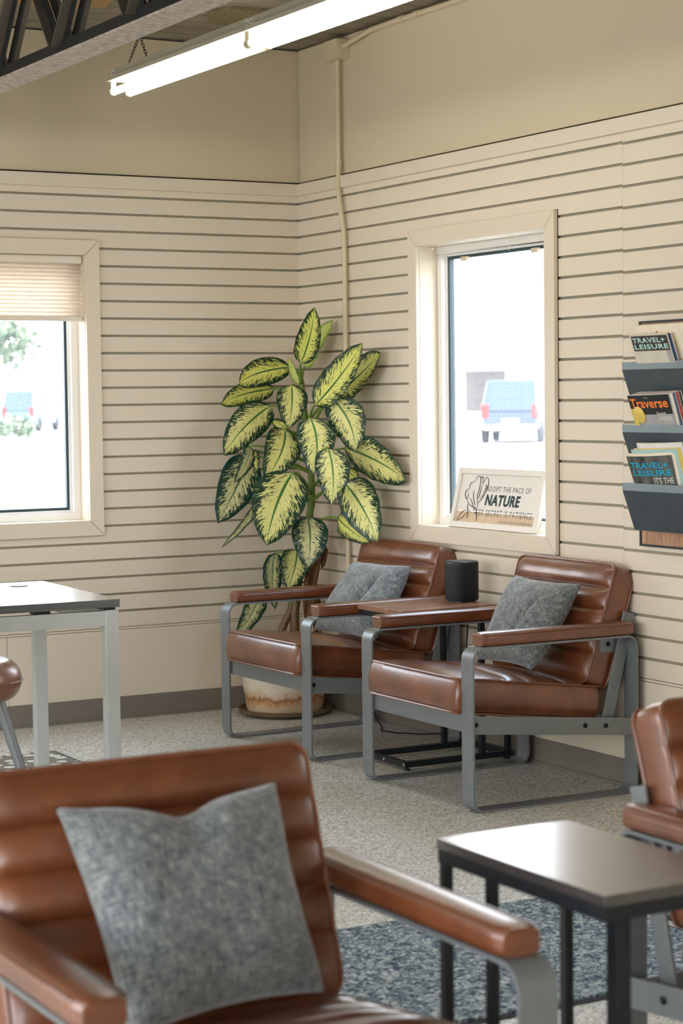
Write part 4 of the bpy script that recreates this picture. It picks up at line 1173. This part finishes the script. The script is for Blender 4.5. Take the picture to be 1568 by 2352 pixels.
mp_ = {k: cmat(k, v) for k, v in {'cv_sand': (206, 200, 180), 'cv_brown': (58, 44, 42), 'cv_mint': (170, 214, 204), 'cv_black': (36, 38, 42), 'cv_orange': (244, 130, 56), 'cv_grey': (168, 164, 164), 'cv_cyan': (36, 158, 190),
       'cv_cream': (232, 220, 198), 'cv_blue': (52, 82, 120), 'cv_seafoam': (168, 200, 196), 'cv_yellow': (214, 190, 96), 'cv_red': (170, 44, 48), 'cv_white': (228, 224, 218), 'cv_dark': (46, 48, 46), 'cv_squash': (226, 196, 96)}.items()}
mp_['cv_photo'] = simple('busy photo cover', (84, 84, 80), .35, var=.8, vscale=30, stretch=(1, .35, 1))
def art1(root, bend, w, h):
    artquad(root, bend, 'masthead_panel', mp_['cv_brown'], .008, w - .004, h - .060, h - .006)
    artquad(root, bend, 'inner_panel', mp_['cv_grey'], w - .028, w - .004, 0, h - .060)
    arttext(root, bend, mp_['cv_mint'], 'TRAVEL+', .012, w - .018, h - .031, h - .013, spacing=1.1)
    arttext(root, bend, mp_['cv_mint'], 'LEISURE', .016, w - .008, h - .054, h - .036, spacing=1.1)
def art2(root, bend, w, h):
    artquad(root, bend, 'photo_ground', mp_['cv_grey'], .03, w, 0, h - .070)
    b = MB(); b.lathe([(.0, 0), (.02, .0), (.028, .006), (.022, .014), (0, .018)], 20, mtx=Matrix.Translation((.042, h - .070, .001)) @ Matrix.Diagonal((1, 1.1, .3, 1)))
    b.v = [bend(p[0], p[1], p[2]) for p in b.v]; b.build('squash_picture', mp_['cv_squash'], root, smooth=True)
    artquad(root, bend, 'tan_patch', mp_['cv_yellow'], .002, .026, 0, h - .048, lift=.0010)
    arttext(root, bend, mp_['cv_orange'], 'Traverse', .008, w - .012, h - .046, h - .012, bold=.02)
    arttext(root, bend, mp_['cv_white'], 'NORTHERN', .085, .105, h - .012, h - .008, name='small_line', bold=0)
    arttext(root, bend, mp_['cv_white'], 'feast', .13, .175, h - .072, h - .060, name='headline', bold=0)
    arttext(root, bend, mp_['cv_white'], 'AMONG', .135, w - .01, h - .092, h - .078, name='headline', bold=0)
def art3(root, bend, w, h):
    arttext(root, bend, mp_['cv_cyan'], 'TRAVEL+', .012, w - .02, h - .045, h - .022, spacing=1.05)
    arttext(root, bend, mp_['cv_cyan'], 'LEISURE', .016, w - .012, h - .072, h - .050, spacing=1.05)
    arttext(root, bend, mp_['cv_white'], "IT'S THE", .11, w - .01, h - .100, h - .078, name='headline', bold=.0)
G = 'magazines in the wall rack'
tf = .345
magazine('newspaper', 'cream paper with a red scrawl, tallest in the top rack pocket', -2.700, 1.395, -.052, .272, .262, .004, tf, .002, mp_['cv_cream'], M['paper'], cat='newspaper')
magazine('magazine', 'brown and mint titled travel magazine, front of the top pocket', -2.692, 1.380, .0 - .073, .255, .206, .004, tf, 0., mp_['cv_sand'], M['paper'], art1)['group'] = G
magazine('magazine', 'dark blue edged magazine just behind the front one in the top pocket', -2.702, 1.380, -.0655, .254, .206, .005, tf, 0., mp_['cv_blue'], M['paper'])['group'] = G
magazine('magazine', 'black magazine with orange title and squash picture, middle pocket', -2.682, 1.165, -.0715, .262, .206, .004, tf, .016, mp_['cv_black'], M['paper'], art2)['group'] = G
for k, (cn, lb) in enumerate((('cv_white', 'white edged magazine directly behind the orange-titled one'), ('cv_blue', 'blue spined magazine third back in the middle pocket'), ('cv_red', 'red edged magazine fourth back in the middle pocket'), ('cv_dark', 'dark spined magazine at the back of the middle pocket'))):
    magazine('magazine', lb, -2.692 - .006 * k, 1.165, -.0635 + .0075 * k, .265 + .003 * k, .206 + .002 * k, .005, tf, .0155 - .001 * k, mp_[cn], M['paper'])['group'] = G
magazine('magazine', 'dark photo magazine with cyan title, front of the bottom pocket', -2.672, .965, -.0715, .252, .206, .004, tf, .034, mp_['cv_photo'], M['paper'], art3)['group'] = G
for k, (cn, lb, hh) in enumerate((('cv_cream', 'cream magazine curling just behind the cyan-titled one', .262), ('cv_seafoam', 'seafoam booklet with yellow corner in the bottom pocket', .276), ('cv_yellow', 'thin yellow edged booklet in the bottom pocket', .281))):
    magazine('magazine', lb, -2.680 - .010 * k, .965, -.064 + .0065 * k, hh, .208 + .004 * k, .004, tf, .033 - .0015 * k, mp_[cn], M['paper'])['group'] = G
magazine('newspaper', 'folded cream newspaper at the back of the bottom pocket', -2.708, .965, -.040, .300, .216, .006, tf, .024, mp_['cv_white'], M['paper'], cat='newspaper')
b = MB(); b.tube([(.065, .232, .0012), (.072, .24, .0012), (.08, .236, .0012)], .0012, 5); b.tube([(.105, .232, .0012), (.112, .245, .0012), (.122, .249, .0012)], .0014, 5)
for o in list(COL.objects):
    if o.name == 'newspaper': b.build('red_scrawl', mp_['cv_red'], o)

# ------------------------------------------------------------------ outdoors
b = MB(); b.box(-120, 160, -60, 200, -.30, -.06); struct(b.build('ground_outside', M['asphalt']), 'sunlit parking lot outside')
def car(name, label, loc, rz, L, Wd, H, paint, wagon=True):
    root = thing(name, label, 'car', loc, rz)
    a, w = L / 2, Wd / 2
    secs = []
    prof = [(-a, .55, .95), (-a + .12, .42, 1.02), (-a + .9, .34, 1.04), (-.2, .32, 1.05), (a - 1.1, .34, 1.0), (a - .25, .4, .86), (a, .5, .72)]
    rows = []
    for x, z0, z1 in prof:
        ww = w * (1 - .12 * (abs(x) / a) ** 4)
        rows.append([(x, -ww, z0 + .1), (x, -ww * .9, z0), (x, ww * .9, z0), (x, ww, z0 + .1), (x, ww, z1 - .12), (x, ww * .88, z1), (x, -ww * .88, z1), (x, -ww, z1 - .12)])
    b = MB(); b.grid(rows, closed_u=True); b.cap(rows[0], True); b.cap(rows[-1]); b.build('body', M[paint], root, smooth=True, angle=35)
    cab = [(-a + .05, 1.0, w * .9), (-a + .45, H, w * .74), (.35, H, w * .74), (a - 1.35, 1.0, w * .9)] if wagon else [(-a + .5, .98, w * .88), (-a + 1.2, H, w * .68), (.3, H, w * .68), (a - 1.3, .98, w * .88)]
    b = MB(); A = [(x, -ww, z) for x, z, ww in cab]; B = [(x, ww, z) for x, z, ww in cab]
    b.face(A); b.face(B)
    for j in range(4): b.face([A[j], A[(j + 1) % 4], B[(j + 1) % 4], B[j]])
    b.build('cabin_glass', M['carglass'], root, bevel=.05)
    b = MB(); b.box(cab[1][0] + .02, cab[2][0] - .05, -w * .73, w * .73, H - .03, H + .03)
    for sy in (-1, 1):
        for (x1_, z1_, w1), (x2_, z2_, w2_) in ((cab[0], cab[1]), (cab[3], cab[2])): b.tube([(x1_, sy * w1, z1_), (x2_, sy * w2_, z2_)], .05, 6)
        b.tube([(-.3, sy * w * .92, 1.0), (-.35, sy * w * .76, H)], .05, 6)
    b.build('roof', M[paint], root, bevel=.02)
    for x in (-a + .85, a - .85):
        for sy in (-1, 1):
            b = MB(); b.lathe([(0, -.11), (.2, -.12), (.34, -.1), (.36, 0), (.34, .1), (.2, .12), (0, .11)], 24, mtx=Matrix.Translation((x, sy * (w - .1), .36)) @ Matrix.Rotation(pi / 2, 4, 'X')); b.build('wheel', M['tyre'], root, smooth=True)
    for sy in (-1, 1):
        b = MB(); b.box(-a - .02, -a + .12, sy * (w - .3), sy * (w - .06), .78, 1.22 if wagon else .95); b.build('tail_light', M['taillight'], root, bevel=.02)
    b = MB(); b.box(-a - .03, -a, -.26, .26, .62, .76); b.build('license_plate', M['plate'], root)
    b = MB(); b.box(-a - .08, -a + .1, -w * .85, w * .85, .42, .58); b.build('bumper', M['plate'], root, bevel=.03)
    return root
car('parked_suv', 'dark sport utility vehicle parked outside the right window', (32.4, 45.6, -.06), R_(150) + R_(80) + pi, 4.8, 1.95, 1.95, 'paintnavy')
car('parked_van', 'small blue van parked far beyond the left window', (31.6, 87.5, -.06), R_(52), 4.6, 1.8, 2.0, 'paintblue', True)
# building across the lot
bd = thing('commercial_building', 'pale low building with blank sign seen through the right window', 'building', (50, 66, -.06), R_(-27))
b = MB(); b.box(-14, 12, 0, 10, 0, 6.6); b.build('building_wall', M['siding'], bd)
b = MB(); b.box(-3.6, -1.0, -.35, 0, 4.9, 5.9); b.build('sign_board', M['signboard'], bd, bevel=.05)
b = MB(); b.box(-12, 10, -1.4, 0, 2.75, 2.95); b.build('canopy', M['siding'], bd)
for x0, x1, z0, z1 in ((-5.4, -3.6, .8, 2.6), (-2.4, 1.6, 1.5, 2.3), (3, 6, 1.2, 2.4)):
    b = MB(); b.box(x0, x1, -.05, .02, z0, z1); b.build('shop_window', M['shopglass'], bd)
# tree and hedge outside the left window
def blob(b, c, r, n, sz, rnd):
    for _ in range(n):
        th, ph = rnd.uniform(0, 2 * pi), math.acos(rnd.uniform(-1, 1)); rr = r * rnd.uniform(.4, 1)
        p = Vector(c) + Vector((rr * sin(ph) * cos(th), rr * sin(ph) * sin(th), rr * .8 * cos(ph)))
        a = Vector((rnd.uniform(-1, 1), rnd.uniform(-1, 1), rnd.uniform(-1, 1))).normalized(); c2 = a.cross(Vector((.3, .2, .9))).normalized()
        b.face([p + a * sz, p + c2 * sz * .7, p - a * sz, p - c2 * sz * .7])
tr = thing('tree', 'leafy tree faint beyond the left window', 'tree', (22.6, 68.5, -.06))
rt = random.Random(2); b = MB()
for c, r in (((0, 0, 5.0), 1.6), ((1.2, .4, 3.8), 1.2), ((-1.4, 0, 4.0), 1.5), ((.3, 0, 6.4), 1.2)): blob(b, c, r, 260, .22, rt)
b.build('foliage', M['foliage'], tr)
b = MB(); b.tube([(0, 0, 0), (.1, 0, 2), (0, .1, 4.5)], [.2, .16, .08], 8); b.build('trunk', M['bark'], tr)
hg = thing('shrub', 'low green shrub beyond the left window', 'shrub', (22.0, 63.0, -.06)); b = MB()
for k in range(3): blob(b, (-1.6 + k * .8, 0, .55), .6, 240, .12, rt)
b.build('foliage', M['foliage'], hg)

# ------------------------------------------------------------------ light
w = bpy.data.worlds.new('world'); SC.world = w; w.use_nodes = True; nt = w.node_tree
bg = nt.nodes['Background']; tc = nt.nodes.new('ShaderNodeTexCoord'); spx = nt.nodes.new('ShaderNodeSeparateXYZ')
nt.links.new(tc.outputs['Generated'], spx.inputs['Vector'])
rmp = nt.nodes.new('ShaderNodeValToRGB'); rmp.color_ramp.elements[0].position = 0; rmp.color_ramp.elements[0].color = (1, .98, .95, 1)
rmp.color_ramp.elements[1].position = .7; rmp.color_ramp.elements[1].color = (.62, .78, 1, 1)
nt.links.new(spx.outputs['Z'], rmp.inputs['Fac']); nt.links.new(rmp.outputs['Color'], bg.inputs['Color'])
bg.inputs['Strength'].default_value = 6.0
su = bpy.data.lights.new('sun', 'SUN'); su.energy = 12; su.angle = R_(2); su.color = (1, .95, .88)
so_ = bpy.data.objects.new('sun', su); COL.objects.link(so_)
so_.rotation_euler = Vector((.25, .55, -1.0)).to_track_quat('-Z', 'Y').to_euler()
def portal(name, loc, sx, sy, d):
    l = bpy.data.lights.new(name, 'AREA'); l.shape = 'RECTANGLE'; l.size = sx; l.size_y = sy; l.cycles.is_portal = True
    o = bpy.data.objects.new(name, l); COL.objects.link(o); o.location = loc; o.rotation_euler = Vector(d).to_track_quat('-Z', 'Z').to_euler()
portal('window_portal', (-1.52, .165, 1.47), .92, 1.16, (0, -1, 0))
portal('window_portal', (.165, -1.53, 1.46), .92, 1.16, (-1, 0, 0))
portal('window_portal', (.165, -4.6, 1.46), 1.0, 1.16, (-1, 0, 0))
for a, c in WHO: portal('window_portal', (RX0 - .17, (a + c) / 2, 1.525), c - a, 2.15, (1, 0, 0))
for a, c in SHO: portal('window_portal', ((a + c) / 2, RY0 - .17, 1.5), c - a, 2.3, (0, 1, 0))

SC.view_settings.view_transform = 'Standard'; SC.view_settings.look = 'None'; SC.view_settings.gamma = 1
SC.view_settings.exposure = .64
cy = SC.cycles
cy.use_denoising = True; cy.max_bounces = 10; cy.diffuse_bounces = 6; cy.glossy_bounces = 4; cy.transparent_max_bounces = 8
cy.sample_clamp_indirect = 8; cy.caustics_reflective = False; cy.caustics_refractive = False
